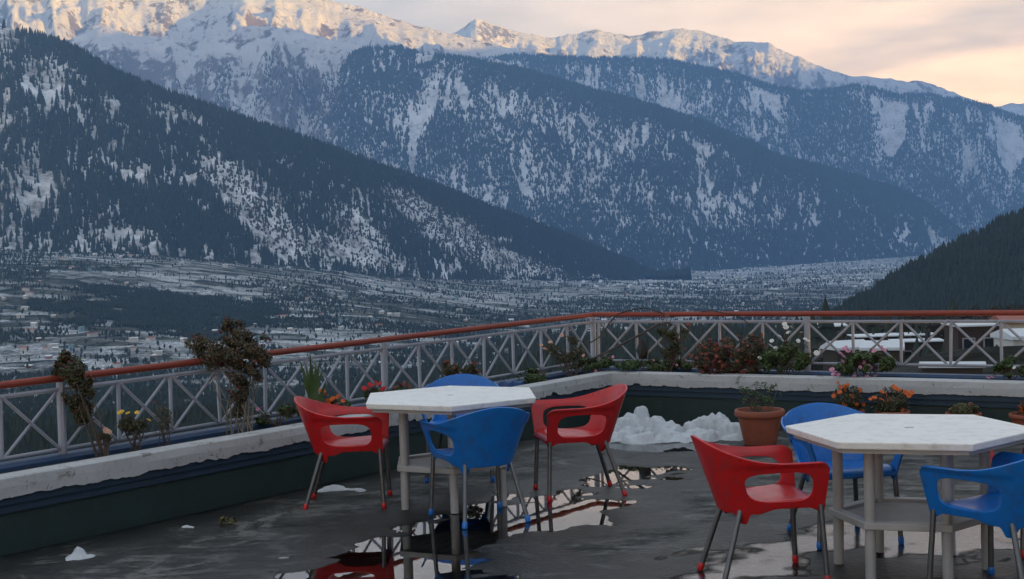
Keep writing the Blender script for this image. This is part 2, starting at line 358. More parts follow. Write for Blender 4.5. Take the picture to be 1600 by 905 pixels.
# far snow peaks (right of centre), the high snow massif (left) and its shoulder
D2 = [(560, 130, 16500, 3800), (690, 62, 16500, 3800), (742, 28, 16500, 4000), (800, 46, 16800, 4000), (865, 60, 17000, 4000), (935, 47, 17000, 4000), (975, 56, 17000, 4000), (1052, 45, 17000, 4000), (1095, 48, 17000, 4000), (1150, 65, 16800, 4000), (1200, 68, 16500, 3800), (1260, 95, 16300, 3600), (1300, 112, 16300, 3500), (1330, 121, 16500, 3500), (1365, 120, 16600, 3400), (1430, 126, 16800, 3300), (1462, 134, 17000, 3200), (1500, 149, 17000, 3200), (1545, 166, 17000, 3200), (1640, 190, 17000, 3000)]
G, _, _ = crest_sheet(D2, 430, rows(150), 720, 1500, 5, 100, 0.007, 0.9, rib=420, rib_n=16); mountain('mountain', G, M['snowfield'])
D1 = [(-420, -60, 12600, 3600), (-200, -75, 12600, 3600), (-60, -60, 12500, 3600), (120, -52, 12500, 3700), (260, -30, 12500, 3700), (380, -36, 12500, 3700), (470, -12, 12500, 3700), (530, 4, 12500, 3600), (560, 9, 12500, 3500), (600, 25, 12500, 3500), (650, 40, 12500, 3400), (700, 51, 12500, 3300), (760, 66, 12500, 3200), (830, 84, 12600, 3000), (920, 99, 12700, 2800), (1000, 140, 12800, 2600)]
G, _, _ = crest_sheet(D1, 430, rows(150), 760, 1700, 9, 200, 0.006, 0.85, rib=380, rib_n=15); mountain('mountain', G, M['snowfield'])
DS = [(-420, 20, 10200, 2900), (-100, 60, 10200, 2900), (40, 82, 10200, 2900), (110, 62, 10200, 2900), (160, 40, 10200, 2900), (205, 54, 10200, 2900), (260, 60, 10200, 2800), (300, 66, 10200, 2800), (340, 52, 10200, 2800), (390, 40, 10200, 2800), (450, 44, 10200, 2800), (510, 60, 10100, 2700), (570, 74, 10100, 2700), (640, 98, 10100, 2600), (720, 150, 10100, 2400)]
GS, RS, _ = crest_sheet(DS, 400, rows(150), 430, 1000, 14, -150, 0.006, 0.95, rib=430, rib_n=12); mountain('mountain', GS, M['snowfield'])
# distant hill at the right edge
G, _, _ = crest_sheet([(1430, 190, 19500, 3000), (1540, 168, 19500, 3000), (1600, 160, 19500, 3000), (1700, 150, 19500, 3000), (1900, 170, 19500, 3000)], 60, rows(30), 300, 2500, 31, -200); mountain('distant_hill', G, M['slope_mid'])
# second forested ridge, right
C_ = [(640, 110, 12300, 2300), (800, 86, 12300, 2300), (900, 91, 12400, 2300), (1035, 93, 12500, 2300), (1100, 105, 12500, 2200), (1160, 119, 12500, 2200), (1210, 135, 12500, 2200), (1250, 143, 12500, 2100), (1290, 141, 12600, 2100), (1335, 132, 12700, 2100), (1400, 148, 12800, 2100), (1450, 149, 13000, 2100), (1500, 156, 13100, 2100), (1545, 167, 13200, 2100), (1600, 186, 13300, 2000), (1700, 235, 13300, 1900), (1900, 330, 13300, 1700)]
GC, RC, _ = crest_sheet(C_, 400, rows(130), 260, 900, 3, -230, 0.004, 0.95, rib=300, rib_n=20); mountain('forested_ridge', GC, M['slope_mid'])
B_ = [(380, 330, 9300, 2000), (470, 230, 9400, 2200), (500, 180, 9450, 2300), (525, 120, 9500, 2500), (545, 86, 9500, 2500), (572, 76, 9500, 2500), (625, 74, 9500, 2500), (665, 86, 9450, 2500), (720, 90, 9350, 2500), (800, 105, 9250, 2450), (880, 128, 9150, 2300), (950, 147, 9100, 2150), (1025, 167, 9050, 1950), (1100, 192, 9000, 1750), (1175, 226, 9050, 1450), (1215, 245, 9100, 1300), (1300, 266, 9300, 1050), (1400, 296, 9600, 800), (1450, 321, 9800, 600), (1500, 362, 9900, 400), (1540, 400, 9900, 300)]
GB, RB, _ = crest_sheet(B_, 420, rows(140), 190, 800, 8, -230, 0.003, 0.95, rib=230, rib_n=15); mountain('forested_ridge', GB, M['slope_mid'])
A_ = [(-500, -60, 4600, 1900), (-200, -8, 4450, 1700), (-60, 18, 4350, 1600), (0, 40, 4300, 1550), (40, 52, 4300, 1500), (90, 66, 4300, 1480), (130, 84, 4280, 1450), (180, 114, 4250, 1400), (250, 144, 4230, 1300), (330, 170, 4220, 1200), (400, 195, 4250, 1080), (480, 220, 4350, 980), (560, 250, 4480, 850), (640, 277, 4680, 780), (700, 300, 4850, 680), (760, 325, 5000, 560), (830, 350, 5150, 470), (880, 370, 5250, 400), (930, 390, 5350, 330), (985, 414, 5450, 230), (1045, 441, 5550, 120), (1080, 460, 5600, 60)]
GA, RA, _ = crest_sheet(A_, 330, rows(130, 0.3), 60, 420, 21, -150, 0.003, 1.0, rib=55, rib_n=15); mountain('forested_slope', GA, M['slope_near'])
F_ = [(1240, 540, 1250, 160), (1312, 490, 1280, 240), (1345, 468, 1300, 300), (1385, 443, 1320, 350), (1425, 418, 1340, 420), (1455, 403, 1350, 450), (1485, 388, 1360, 480), (1512, 376, 1370, 500), (1545, 361, 1380, 520), (1562, 349, 1390, 540), (1590, 338, 1400, 560), (1640, 315, 1400, 600), (1800, 230, 1450, 700), (2200, 60, 1600, 900)]
GF, RF, _ = crest_sheet(F_, 150, rows(70, 0.4), 14, 160, 27, -100, 0.004, 0.9, rib=10, rib_n=7); mountain('dark_hill', GF, M['slope_dark'])
# unseen mountain added out of frame on the sun's side, shaped to shade the valley
sh = Vector((SUN_DIR.x, SUN_DIR.y, 0)).normalized(); lt = Vector((-sh.y, sh.x, 0))
SHADE_RIDGE_TOP = 2800
la = np.linspace(-9000, 21500, 110); al = np.linspace(-1, 1, 24)
LA, AL = np.meshgrid(la, al, indexing='ij'); XB = 5000 * sh.x + LA * lt.x + AL * 3000 * sh.x; YB = 5000 * sh.y + LA * lt.y + AL * 3000 * sh.y
crestz = SHADE_RIDGE_TOP - 0.035 * np.clip(LA - 10500, 0, 9000) + 420 * fbm(LA / 1700, LA * 0, 77, 5, 0.6)
ZB = -300 + (crestz + 300) * (1 - np.abs(AL)) + 150 * (1 - np.abs(AL)) * np.abs(AL) * 3 * fbm(XB / 1200, YB / 1200, 78, 4)
mountain('mountain', np.stack([XB, YB, ZB], -1), M['snowfield'])

# valley ground: one sheet from below the terrace to the far end of the valley
cp = [(0, 390, 2800), (200, 392, 2900), (380, 404, 3200), (450, 404, 3400), (700, 430, 4300), (860, 439, 4900), (1040, 447, 5500),
      (-300, 440, 2300), (0, 442, 2250), (150, 452, 2200), (300, 452, 2300), (450, 458, 2500), (600, 455, 3400), (0, 520, 1900), (200, 524, 1950), (400, 520, 2000), (470, 500, 2300),
      (-300, 600, 1650), (0, 600, 1650), (200, 598, 1720), (400, 560, 1900), (600, 520, 2400), (700, 470, 3300), (800, 480, 3300), (800, 450, 4600), (1000, 480, 3200), (1000, 460, 4000),
      (1200, 440, 5000), (1200, 470, 3700), (1150, 420, 7800), (1300, 402, 9500), (1450, 391, 11000), (1600, 385, 12000), (1300, 450, 4300), (1500, 440, 4600), (500, 600, 1450), (900, 500, 2600), (1150, 500, 2000),
      (0, 660, 850), (300, 655, 850), (600, 630, 800), (900, 545, 900), (1150, 540, 520), (0, 740, 400), (300, 720, 400), (600, 690, 400), (900, 600, 350), (1300, 520, 420), (1450, 525, 520), (1600, 525, 520), (1300, 560, 150), (1450, 548, 160), (1600, 548, 150), (1350, 600, 60), (1550, 600, 60), (1300, 535, 800), (1450, 535, 800), (1600, 535, 800), (1800, 535, 800), (1400, 535, 1150), (1600, 535, 1150), (1800, 535, 1150), (1550, 520, 520), (1800, 530, 500)]
cpx = np.array([c[0] for c in cp], float); cD = np.array([c[2] for c in cp], float); cz = up(cpx, np.array([c[1] for c in cp], float), Y=cD)[:, 2]
ex = [(-300, 25, 3300), (0, 18, 3250), (200, 8, 3250), (400, -28, 3700), (550, -60, 4000), (700, -95, 4700), (0, 60, 3900), (300, 40, 3900), (-600, -130, 3000), (-600, 40, 4500), (1900, -90, 2500), (2400, -60, 3000), (1900, -190, 12000), (600, -190, 8000), (300, 60, 7000), (900, -190, 9000), (900, -190, 15000), (1500, -190, 15000)] + [(p, -6, 20) for p in range(-700, 2500, 200)] + [(p, -16, 60) for p in range(-700, 1200, 200)] + [(p, -34, 150) for p in range(-700, 1200, 200)]
cpx = np.r_[cpx, [e[0] for e in ex]]; cz = np.r_[cz, [e[1] for e in ex]]; cD = np.r_[cD, [e[2] for e in ex]]
def ground_z(px, D):
    px, D = np.broadcast_arrays(np.asarray(px, float), np.asarray(D, float)); sh_ = px.shape; px, D = px.ravel(), D.ravel(); out = np.zeros(len(px))
    for k in range(0, len(px), 20000):
        sl = slice(k, k + 20000); d2 = ((px[sl, None] - cpx) / 130) ** 2 + ((np.log(D[sl, None] / cD)) / 0.17) ** 2
        w = np.exp(-0.5 * d2 / 1.4) + 1e-4 / (1 + d2) ** 2; out[sl] = (w * cz).sum(1) / w.sum(1)
    return out.reshape(sh_)
def ground_pt(px, D):
    P = up(px, np.full_like(np.asarray(px, float), 400.0), Y=D); z = ground_z(px, D)
    a = sstep(200, 2500, D); z = z + a * 7 * fbm(P[..., 0] / 260, P[..., 1] / 260, 91, 4) + (1 - a) * 1.2 * fbm(P[..., 0] / 30, P[..., 1] / 30, 92, 4)
    P[..., 2] = z; return P
gp, gd = np.meshgrid(np.linspace(-900, 2500, 240), np.exp(np.linspace(math.log(17), math.log(16000), 300)), indexing='ij')
GV = ground_pt(gp, gd)
def f_valley(N):
    co = geo_pos(N); w = N('ShaderNodeVectorMath', {'operation': 'ADD'}, i0=co, i1=N('ShaderNodeVectorMath', {'operation': 'SCALE'}, i0=N('ShaderNodeTexNoise', Vector=co, Scale=0.01).outputs['Color'], Scale=60.0).outputs[0]).outputs[0]
    vo = N('ShaderNodeTexVoronoi', Vector=N('ShaderNodeMapping', Vector=w, Scale=(0.017, 0.032, 0.0)).outputs[0], Scale=1.0)
    r = N('ShaderNodeSeparateColor', Color=vo.outputs['Color'])
    big = noise(N, co, 0.0022, 6.0, 0.6); fine = noise(N, co, 0.035, 10.0, 0.75)
    s = math_node(N, 'ADD', math_node(N, 'MULTIPLY', r.outputs[0], 0.30), math_node(N, 'MULTIPLY', big, 0.65)); s = math_node(N, 'ADD', s, math_node(N, 'MULTIPLY', fine, 0.55))
    yy = N('ShaderNodeSeparateXYZ', Vector=co).outputs['Y']; s = math_node(N, 'ADD', s, N('ShaderNodeMapRange', Value=yy, From_Min=3500.0, From_Max=8000.0, To_Min=0.0, To_Max=0.14).outputs[0]); snow = ramp(N, s, [(0.69, 0.0), (0.90, 0.9)])
    veg = mix(N, r.outputs[1], (0.045, 0.052, 0.045), (0.12, 0.12, 0.10)); veg = mix(N, ramp(N, fine, [(0.42, 0.0), (0.52, 1.0)]), (0.022, 0.03, 0.025), veg)
    patch = ramp(N, noise(N, co, 0.22, 6.0, 0.7), [(0.44, 0.25), (0.58, 1.0)]); snow = math_node(N, 'MULTIPLY', snow, patch)
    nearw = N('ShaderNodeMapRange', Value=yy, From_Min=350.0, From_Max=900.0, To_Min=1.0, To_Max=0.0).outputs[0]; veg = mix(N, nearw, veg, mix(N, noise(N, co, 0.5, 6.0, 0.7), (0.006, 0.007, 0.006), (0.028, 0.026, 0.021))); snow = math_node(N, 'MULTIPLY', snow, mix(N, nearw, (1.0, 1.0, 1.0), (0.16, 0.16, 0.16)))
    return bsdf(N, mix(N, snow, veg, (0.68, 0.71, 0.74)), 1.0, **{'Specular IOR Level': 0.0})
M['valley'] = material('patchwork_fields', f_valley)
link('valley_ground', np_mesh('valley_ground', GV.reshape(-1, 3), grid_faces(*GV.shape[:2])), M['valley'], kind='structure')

# ------------------------------------------------------------------ forests (too many trees to count, each wood one mass)
cone2, cone1, cone3, blob = cone_template(2, 4), cone_template(1, 4), cone_template(3, 7, 0.25), blob_template()
def forest(name, G, R, n, dens, hgt, wid, tmpl, seed, **kw):
    P, a, b, i, j = sample_grid(G, n, kw.get('s_lo', 0.09), 1.0); px, py = proj(P)
    d = dens(px, py, P, a / (G.shape[0] - 1), b / (G.shape[1] - 1), R[i, j]); k = (RNG.uniform(0, 1, n) < d) & (px > -150) & (px < 1750) & (py > -60)
    P = P[k]; h = RNG.uniform(0.6, 1.15, len(P)) * hgt; return scatter(name, P, h, h * RNG.uniform(0.8, 1.2, len(P)) * wid, tmpl, kw.get('mat', M['conifer']))
def dens_A(px, py, P, u, s, r):
    hf = fbm(u * 200, s * 15, 101, 3); d = sstep(-0.30, 0.06, 0.8 * hf + 0.55 * fbm(u * 36, s * 6, 111, 4) + 0.005)
    crest = np.interp(px, [c[0] for c in A_], [c[1] for c in A_])
    d = np.maximum(d, ell(px, py, 300, 350, 105, 48, 12)); d = np.maximum(d, 0.95 * (1 - sstep(12, 46, py - crest)) * sstep(30, 60, px + 0 * py))
    for e in ((6, 62, 44, 26, 20), (75, 125, 52, 36, 30), (265, 178, 42, 18, 12), (308, 192, 30, 8, 8), (45, 300, 30, 45, 0), (195, 372, 50, 18, 0)): d = d * (1 - 0.95 * ell(px + 30 * hf, py + 14 * hf, *e) * sstep(-0.35, 0.05, fbm(u * 260, s * 22, 104, 3) + 0.1))
    for e in ((350, 280, 55, 26, 35), (415, 345, 85, 36, 45), (520, 395, 110, 24, 12), (640, 320, 50, 22, 30), (720, 375, 110, 30, 30), (560, 360, 60, 30, 45), (820, 415, 70, 14, 15), (925, 360, 20, 10, 20)): d = d * (1 - 0.93 * ell(px + 26 * hf, py + 12 * hf, *e))
    foot = np.interp(px, [0, 380, 700, 1040], [392, 404, 430, 447]); d = d * (1 - 0.8 * sstep(48, 6, foot - py) * sstep(-0.12, 0.12, fbm(u * 70, s * 9, 119, 4)) * sstep(1000, 880, px))
    return d
forest('conifer_forest', GA, RA, 95000, dens_A, 25, 0.40, cone2, 1)
def dens_scrub(px, py, P, u, s, r):
    d = 0
    for e in ((350, 280, 55, 26, 35), (415, 345, 85, 36, 45), (520, 395, 110, 24, 12), (640, 320, 50, 22, 30), (720, 375, 110, 30, 30), (560, 360, 60, 30, 45), (820, 415, 70, 14, 15)): d = np.maximum(d, ell(px, py, *e))
    return d * 0.55
forest('bare_scrub', GA, RA, 38000, dens_scrub, 9, 0.9, blob, 2, mat=M['bush_grey'])
def dens_B(px, py, P, u, s, r):
    crest = np.interp(px, [c[0] for c in B_], [c[1] for c in B_])
    d = sstep(-0.28, 0.25, 0.75 * fbm(u * 190, s * 11, 103, 3) + 0.5 * fbm(u * 40, s * 5, 113, 3) + 0.8 * r + 0.08)
    d = np.maximum(d, 0.95 * (1 - sstep(14, 40, py - crest)) * sstep(690, 760, px)); d = np.maximum(d, sstep(0, 90, py - (250 + (px - 800) * 0.18)) * 0.92 * sstep(700, 900, px))
    for e in ((665, 165, 16, 75, 18), (645, 235, 7, 45, 0), (505, 170, 22, 16, -50)): d = d * (1 - 0.92 * ell(px, py, *e))
    for e in ((790, 190, 90, 45, 10), (935, 225, 60, 40, 30), (820, 280, 12, 45, 0), (1010, 225, 60, 20, 30), (1190, 342, 16, 6, 10), (950, 330, 50, 14, 30)): d = d * (1 - 0.5 * ell(px, py, *e))
    return d
forest('conifer_forest', GB, RB, 120000, dens_B, 30, 0.50, cone1, 3)
def dens_C(px, py, P, u, s, r):
    crest = np.interp(px, [c[0] for c in C_], [c[1] for c in C_])
    d = sstep(-0.25, 0.3, 0.7 * fbm(u * 190, s * 9, 105, 3) + 0.5 * fbm(u * 45, s * 3, 115, 3) + 0.8 * r + 0.12 + 0.12 * sstep(1250, 1400, px) + 0.5 * sstep(60, 170, py - crest))
    d = np.maximum(d, 0.85 * (1 - sstep(5, 16, py - crest))); d = np.maximum(d, ell(px, py, 1300, 200, 75, 60, 50)); return d
forest('conifer_forest', GC, RC, 120000, dens_C, 34, 0.52, cone1, 4)
def dens_S(px, py, P, u, s, r):
    crest = np.interp(px, [c[0] for c in DS], [c[1] for c in DS]); return 0.8 * sstep(-0.15, 0.3, fbm(u * 50, s * 5, 107, 4) + 1.0 * r + 0.12) * sstep(35, 85, py - crest + 20 * fbm(u * 20, s * 3, 108))
forest('bare_scrub', GS, RS, 80000, dens_S, 30, 0.45, cone1, 5, mat=M['bush_grey'])
forest('conifer_forest', GF, RF, 16000, lambda px, py, P, u, s, r: np.full_like(px, 0.95), 10, 0.6, cone2, 6, s_lo=0.05)

def scatter_ground(n, p0, p1, d0, d1, dens):
    px = RNG.uniform(p0, p1, n); D = np.exp(RNG.uniform(math.log(d0), math.log(d1), n)); P = ground_pt(px, D); qx, qy = proj(P)
    k = RNG.uniform(0, 1, n) < dens(qx, qy, D, P); return P[k], D[k]
def dens_V(px, py, D, P):
    c = fbm(P[:, 0] / 300, P[:, 1] / 200, 121, 5, 0.6); d = sstep(0.04, 0.22, c) * 0.9 + 0.05
    d = np.maximum(d, ell(px, py, 20, 410, 60, 30, 10)); d = np.maximum(d, 0.8 * ell(px, py, 1100, 478, 260, 12, 0))
    d = np.maximum(d, 0.7 * ell(px, py, 480, 470, 60, 26, 10)); d = d * (1 - 0.8 * ell(px, py, 260, 432, 180, 14, 0)); d = d * (1 - 0.65 * sstep(4200, 6000, D)); return d
P, D = scatter_ground(120000, -60, 1660, 1350, 9000, dens_V)
P2, D_2 = scatter_ground(26000, 40, 450, 1800, 2400, lambda px, py, D, P: ell(px + 90 * fbm(P[:, 0] / 160, P[:, 1] / 160, 141, 4), py + 34 * fbm(P[:, 0] / 140, P[:, 1] / 140, 151, 4), 255, 487, 185, 34, 2, 0.15) * sstep(-0.32, -0.1, fbm(P[:, 0] / 70, P[:, 1] / 70, 161, 3))); P = np.r_[P, P2]; D = np.r_[D, D_2]
h = RNG.uniform(4, 10, len(P)) * (0.8 + 0.6 * sstep(2500, 6000, D)); scatter('valley_trees', P, h, h * RNG.uniform(0.35, 0.75, len(P)), blob, M['conifer'])
P, D = scatter_ground(24000, -250, 1300, 230, 1400, lambda px, py, D, P: 0.95 * (1 - 0.9 * sstep(1000, 1150, D)) * (1 - 0.8 * sstep(1050, 1200, px)))
h = RNG.uniform(4, 9, len(P)); scatter('conifer_forest', P, h, h * RNG.uniform(0.5, 0.8, len(P)), cone2, M['conifer'])
P, D = scatter_ground(5200, 1200, 1750, 120, 1000, lambda px, py, D, P: np.where(D > 260, 0.95, 0.12))
h = RNG.uniform(3.5, 8, len(P)) * (0.35 + 0.65 * sstep(200, 600, D)); scatter('hillside_trees', P, h, h * RNG.uniform(0.45, 0.7, len(P)), cone3, M['conifer'])

# ------------------------------------------------------------------ valley houses
def house_mesh(w, d, h, rh):
    mb = MB(); mb.box((0, 0, h / 2 - 1), (w, d, h + 2)); return mb.mesh('wall'), MB().add([(-w / 2 - .5, -d / 2 - .5, h), (w / 2 + .5, -d / 2 - .5, h), (w / 2 + .5, d / 2 + .5, h), (-w / 2 - .5, d / 2 + .5, h), (-w / 2 - .5, 0, h + rh), (w / 2 + .5, 0, h + rh)], [(0, 1, 5, 4), (2, 3, 4, 5), (0, 4, 3), (1, 2, 5), (0, 3, 2, 1)]).mesh('roof')
wallm = [simple('pale_render', (0.52, 0.50, 0.47), 0.8, 0.1, 0.3), simple('cream_render', (0.45, 0.38, 0.28), 0.8, 0.1, 0.3), simple('brick_render', (0.28, 0.14, 0.10), 0.8, 0.2, 0.3), simple('blue_render', (0.20, 0.30, 0.36), 0.8, 0.1, 0.3)]
roofm = [simple('snowy_roof', (0.74, 0.76, 0.78), 0.8, 0.08, 0.4), simple('green_roof', (0.10, 0.22, 0.17), 0.6, 0.1, 0.4), simple('rust_roof', (0.28, 0.09, 0.06), 0.6, 0.2, 0.4)]
protos = []
for k, (w, d, h_, rh) in enumerate([(8, 5, 4, 1.5), (6, 5, 3, 1.2), (10, 6, 5, 0.6), (6, 5, 6, 1.0), (7, 4, 2.6, 1.3), (12, 6, 4, 1.2)]):
    wm, rm = house_mesh(w, d, h_, rh); wm.materials.append(wallm[[0, 1, 0, 3, 2, 0][k]]); rm.materials.append(roofm[[0, 0, 0, 1, 0, 2][k]]); protos.append((wm, rm))
def dens_H(px, py, D, P): return np.clip(sstep(-0.05, 0.3, fbm(P[:, 0] / 420, P[:, 1] / 420, 131, 3)) + 0.25, 0, 1) * (1 - ell(px, py, 250, 487, 190, 40, 2, 0.2))
P, D = scatter_ground(520, -10, 1330, 1550, 4200, dens_H); order = np.argsort(D)
for k in order[:240]:
    o = empty('valley_house', P[k], RNG.uniform(0, 3.14), 'tiny house among trees and snowy fields on the far valley floor', 'house', 'houses on the valley floor')
    wm, rm = protos[int(RNG.integers(0, 6))]; link('wall', wm, None, o); link('roof', rm, None, o)
P, D = scatter_ground(2600, 500, 1560, 4200, 11500, dens_H)
hv = np.array([(-.5, -.5, 0), (.5, -.5, 0), (.5, .5, 0), (-.5, .5, 0), (-.5, -.5, .6), (.5, -.5, .6), (.5, .5, .6), (-.5, .5, .6), (0, 0, 1)]); ht = np.array([(0, 1, 5), (0, 5, 4), (1, 2, 6), (1, 6, 5), (2, 3, 7), (2, 7, 6), (3, 0, 4), (3, 4, 7), (4, 5, 8), (5, 6, 8), (6, 7, 8), (7, 4, 8)])
scatter('distant_town', P, RNG.uniform(3, 6, len(P)), RNG.uniform(5, 11, len(P)), (hv, ht), roofm[0])

P, D = scatter_ground(3600, 1200, 1760, 85, 300, lambda px, py, D, P: 0.75 * sstep(-0.3, 0.2, fbm(P[:, 0] / 9, P[:, 1] / 9, 171, 3) + 0.05))
h = RNG.uniform(0.4, 1.3, len(P)) * (0.45 + 0.55 * sstep(85, 220, D)); scatter('hillside_scrub', P, h, h * RNG.uniform(0.8, 1.4, len(P)), blob, M['bush_dark'])
# houses just below the terrace on the right
def near_house(label, px, py, D, w, d, h, rot, wall, roofmat, pitch, rows_=1, wcols=3):
    top = up(px, py, Y=D); o = empty('hillside_house', (top[0], top[1], top[2] - h), rot, label, 'house')
    mb = MB().box((0, 0, h / 2 - 2), (w, d, h + 4)); mb.build('wall', wall, o)
    e = min(0.5, 0.06 * w)
    if pitch:
        r = MB().add([(-w/2-e, -d/2-e, h), (w/2+e, -d/2-e, h), (w/2+e, d/2+e, h), (-w/2-e, d/2+e, h), (-w/2-e, 0, h+pitch), (w/2+e, 0, h+pitch), (-w/2-e, -d/2-e, h+.25), (w/2+e, -d/2-e, h+.25), (w/2+e, d/2+e, h+.25), (-w/2-e, d/2+e, h+.25), (-w/2-e, 0, h+pitch+.25), (w/2+e, 0, h+pitch+.25)],
              [(6, 7, 11, 10), (8, 9, 10, 11), (0, 3, 2, 1), (0, 1, 7, 6), (2, 3, 9, 8), (0, 6, 10, 9, 3), (1, 2, 8, 11, 7)])
    else: r = MB().box((0, 0, h + 0.08), (w + 2 * e, d + 2 * e, 0.16))
    r.build('roof', roofmat, o, bevel=0.03)
    for rr in range(rows_):
        for k in range(wcols):
            x = (k + 0.5) / wcols * w - w / 2; z = h - 1.6 - rr * 3.0
            wi = MB().box((x, -d / 2 - 0.02, z), (1.1, 0.1, 1.3)).build('window', M['rail_white'], o); MB().box((x, -d / 2 - 0.075, z), (0.9, 0.02, 1.1)).build('pane', M['pane'], wi)
    return o
M['pane'] = simple('dark_glass', (0.02, 0.025, 0.03), 0.15)
M['roof_snow'] = M['snow']; dw = simple('dark_timber_wall', (0.035, 0.027, 0.022), 0.9, 0.3, 0.6); rw = simple('brown_brick_wall', (0.040, 0.026, 0.021), 0.9, 0.3, 0.6)
near_house('long low house below the railing with flat snow covered roof', 1395, 524, 190, 10.0, 3.6, 3.0, 0.05, dw, M['snow'], 0, 1, 4)
near_house('small dark house with snowy gable roof left of the long roof', 1322, 545, 140, 3.6, 2.6, 2.6, 0.35, dw, M['snow'], 0.6, 1, 2)
near_house('dark house with white gable roof behind the pink flowers', 1378, 546, 118, 3.2, 2.2, 2.6, -0.25, rw, M['snow'], 0.5, 1, 2)
near_house('narrow shed with thin snowy roof between the railing braces', 1432, 533, 165, 5.2, 3.0, 2.6, -0.1, dw, M['snow'], 0, 1, 2)
near_house('tall brown house under flat snowy roof right of the long house', 1518, 508, 125, 3.6, 4, 5.0, 0.0, rw, M['snow'], 0, 2, 2)
near_house('pale white walled house at the right edge below the railing', 1602, 528, 95, 3.0, 3, 3.2, 0.1, wallm[0], M['snow'], 0.4, 1, 1)
near_house('cream house with brown roof behind the white walled house', 1590, 503, 140, 4.0, 3, 4.5, 0.0, wallm[1], roofm[2], 0.5, 2, 2)
near_house('low shed roof covered in snow just outside the kerb', 1488, 573, 60, 2.4, 1.0, 2.4, -0.3, dw, M['snow'], 0, 1, 2)
near_house('small house with snow roof beyond the white flower bush', 1292, 510, 300, 6.0, 5, 3.4, 0.3, dw, M['snow'], 0.8, 1, 2)

# ================================================================== TERRACE
CH = 0.44
c0 = up(0, 748, CH)[:2]; cc = up(955, 582, CH)[:2]; c1 = up(1600, 598, CH)[:2]
ld = (cc - c0) / np.linalg.norm(cc - c0); rd = (c1 - cc) / np.linalg.norm(c1 - cc); nl = np.array([-ld[1], ld[0]]); nr = np.array([-rd[1], rd[0]])
def corner(off): return cc + np.linalg.solve(np.array([nl, nr]), [off, off])
def lpt(t, off, z): p = corner(off) - ld * t; return (p[0], p[1], z)
def rpt(t, off, z): p = corner(off) + rd * t; return (p[0], p[1], z)
# floor: gently uneven slab, water stands in the hollows
def poly_sd(X, Y, poly):
    P = np.array([up(a, b, 0.0)[:2] for a, b in poly]); ins = np.zeros(X.shape, bool); dm = np.full(X.shape, 1e9); n = len(P)
    for k in range(n):
        a, b = P[k], P[(k + 1) % n]; e = b - a; w0, w1 = X - a[0], Y - a[1]; t = np.clip((w0 * e[0] + w1 * e[1]) / (e @ e), 0, 1)
        dm = np.minimum(dm, np.hypot(w0 - t * e[0], w1 - t * e[1])); c = (a[1] > Y) != (b[1] > Y)
        with np.errstate(divide='ignore', invalid='ignore'): ins ^= c & (X < (b[0] - a[0]) * (Y - a[1]) / (b[1] - a[1]) + a[0])
    return np.where(ins, dm, -dm)
gx, gy = np.meshgrid(np.arange(-7, 8.0, 0.045), np.arange(0.5, 15.0, 0.045), indexing='ij')
dl = -((gx - cc[0]) * nl[0] + (gy - cc[1]) * nl[1]); dr = -((gx - cc[0]) * nr[0] + (gy - cc[1]) * nr[1]); dwall = np.minimum(dl, dr)
pud = [(420, 888), (470, 866), (530, 846), (590, 828), (640, 812), (700, 796), (760, 778), (830, 762), (900, 745), (960, 727), (1010, 722), (1060, 727), (1112, 738), (1090, 752), (1000, 753), (955, 774), (992, 790), (985, 816), (930, 824), (850, 834), (800, 840), (775, 852), (805, 862), (838, 885), (850, 905), (840, 960), (380, 960)]
pile_pud = [(925, 688), (1000, 682), (1100, 688), (1170, 692), (1110, 704), (1045, 717), (975, 717), (938, 702)]
film = [(1035, 893), (1095, 863), (1150, 842), (1255, 818), (1350, 798), (1480, 788), (1640, 792), (1660, 872), (1500, 882), (1310, 874), (1255, 905), (1200, 960), (1060, 960)]
n1 = fbm(gx / 0.9, gy / 0.9, 201, 5, 0.55); n2 = fbm(gx / 0.22, gy / 0.22, 211, 4, 0.6); n3 = fbm(gx / 0.5, gy / 0.35, 221, 4, 0.6)
hz = 0.006 + 0.004 * n1 + 0.0018 * n2
dep = np.maximum.reduce([sstep(-0.10 * k, 0.12 * k, poly_sd(gx, gy, p) - 0.10 + 0.42 * n1 + 0.22 * n2 + 0.5 * n3) for p, k in ((pud, 1), (pile_pud, 1), (film, 3.0))])
hz = hz - 0.0115 * dep; hz = hz - 0.05 * (1 - sstep(0.10, 0.20, dwall + 0.05 * n1 + 0.02 * n2))
keep = dwall > -0.13; nvx = gx.shape[1]
fa = grid_faces(*gx.shape); fa = fa[keep.ravel()[fa].all(1)]
fo = link('terrace_floor', np_mesh('terrace_floor', np.stack([gx, gy, hz], -1).reshape(-1, 3), fa), M['floor'], kind='structure')
wet = np.maximum.reduce([sstep(-0.75, 0.05, poly_sd(gx, gy, p) + 0.3 * n1) for p in (pud, pile_pud, film)]); wet = np.maximum(wet, 1 - sstep(0.1, 0.9, dwall + 0.3 * n1))
fo.data.attributes.new('wet', 'FLOAT', 'POINT').data.foreach_set('value', wet.ravel().astype(np.float32))
def water_sheet(name, mat, mask):
    low = (hz < 0.001) & mask & (dwall > 0.25); f = grid_faces(*gx.shape); f = f[low.ravel()[f].any(1)]; ids, inv = np.unique(f, return_inverse=True)
    V = np.stack([gx.ravel()[ids], gy.ravel()[ids], np.zeros(len(ids))], -1); o = link(name, np_mesh(name, V, inv.reshape(-1, 4)), mat, kind='structure'); at = o.data.attributes.new('depth', 'FLOAT', 'POINT'); at.data.foreach_set('value', (-hz.ravel()[ids]).astype(np.float32)); return o
fs = poly_sd(gx, gy, film) > -0.35
water_sheet('puddle_water', M['water'], ~fs); water_sheet('wet_film', M['film'], fs)

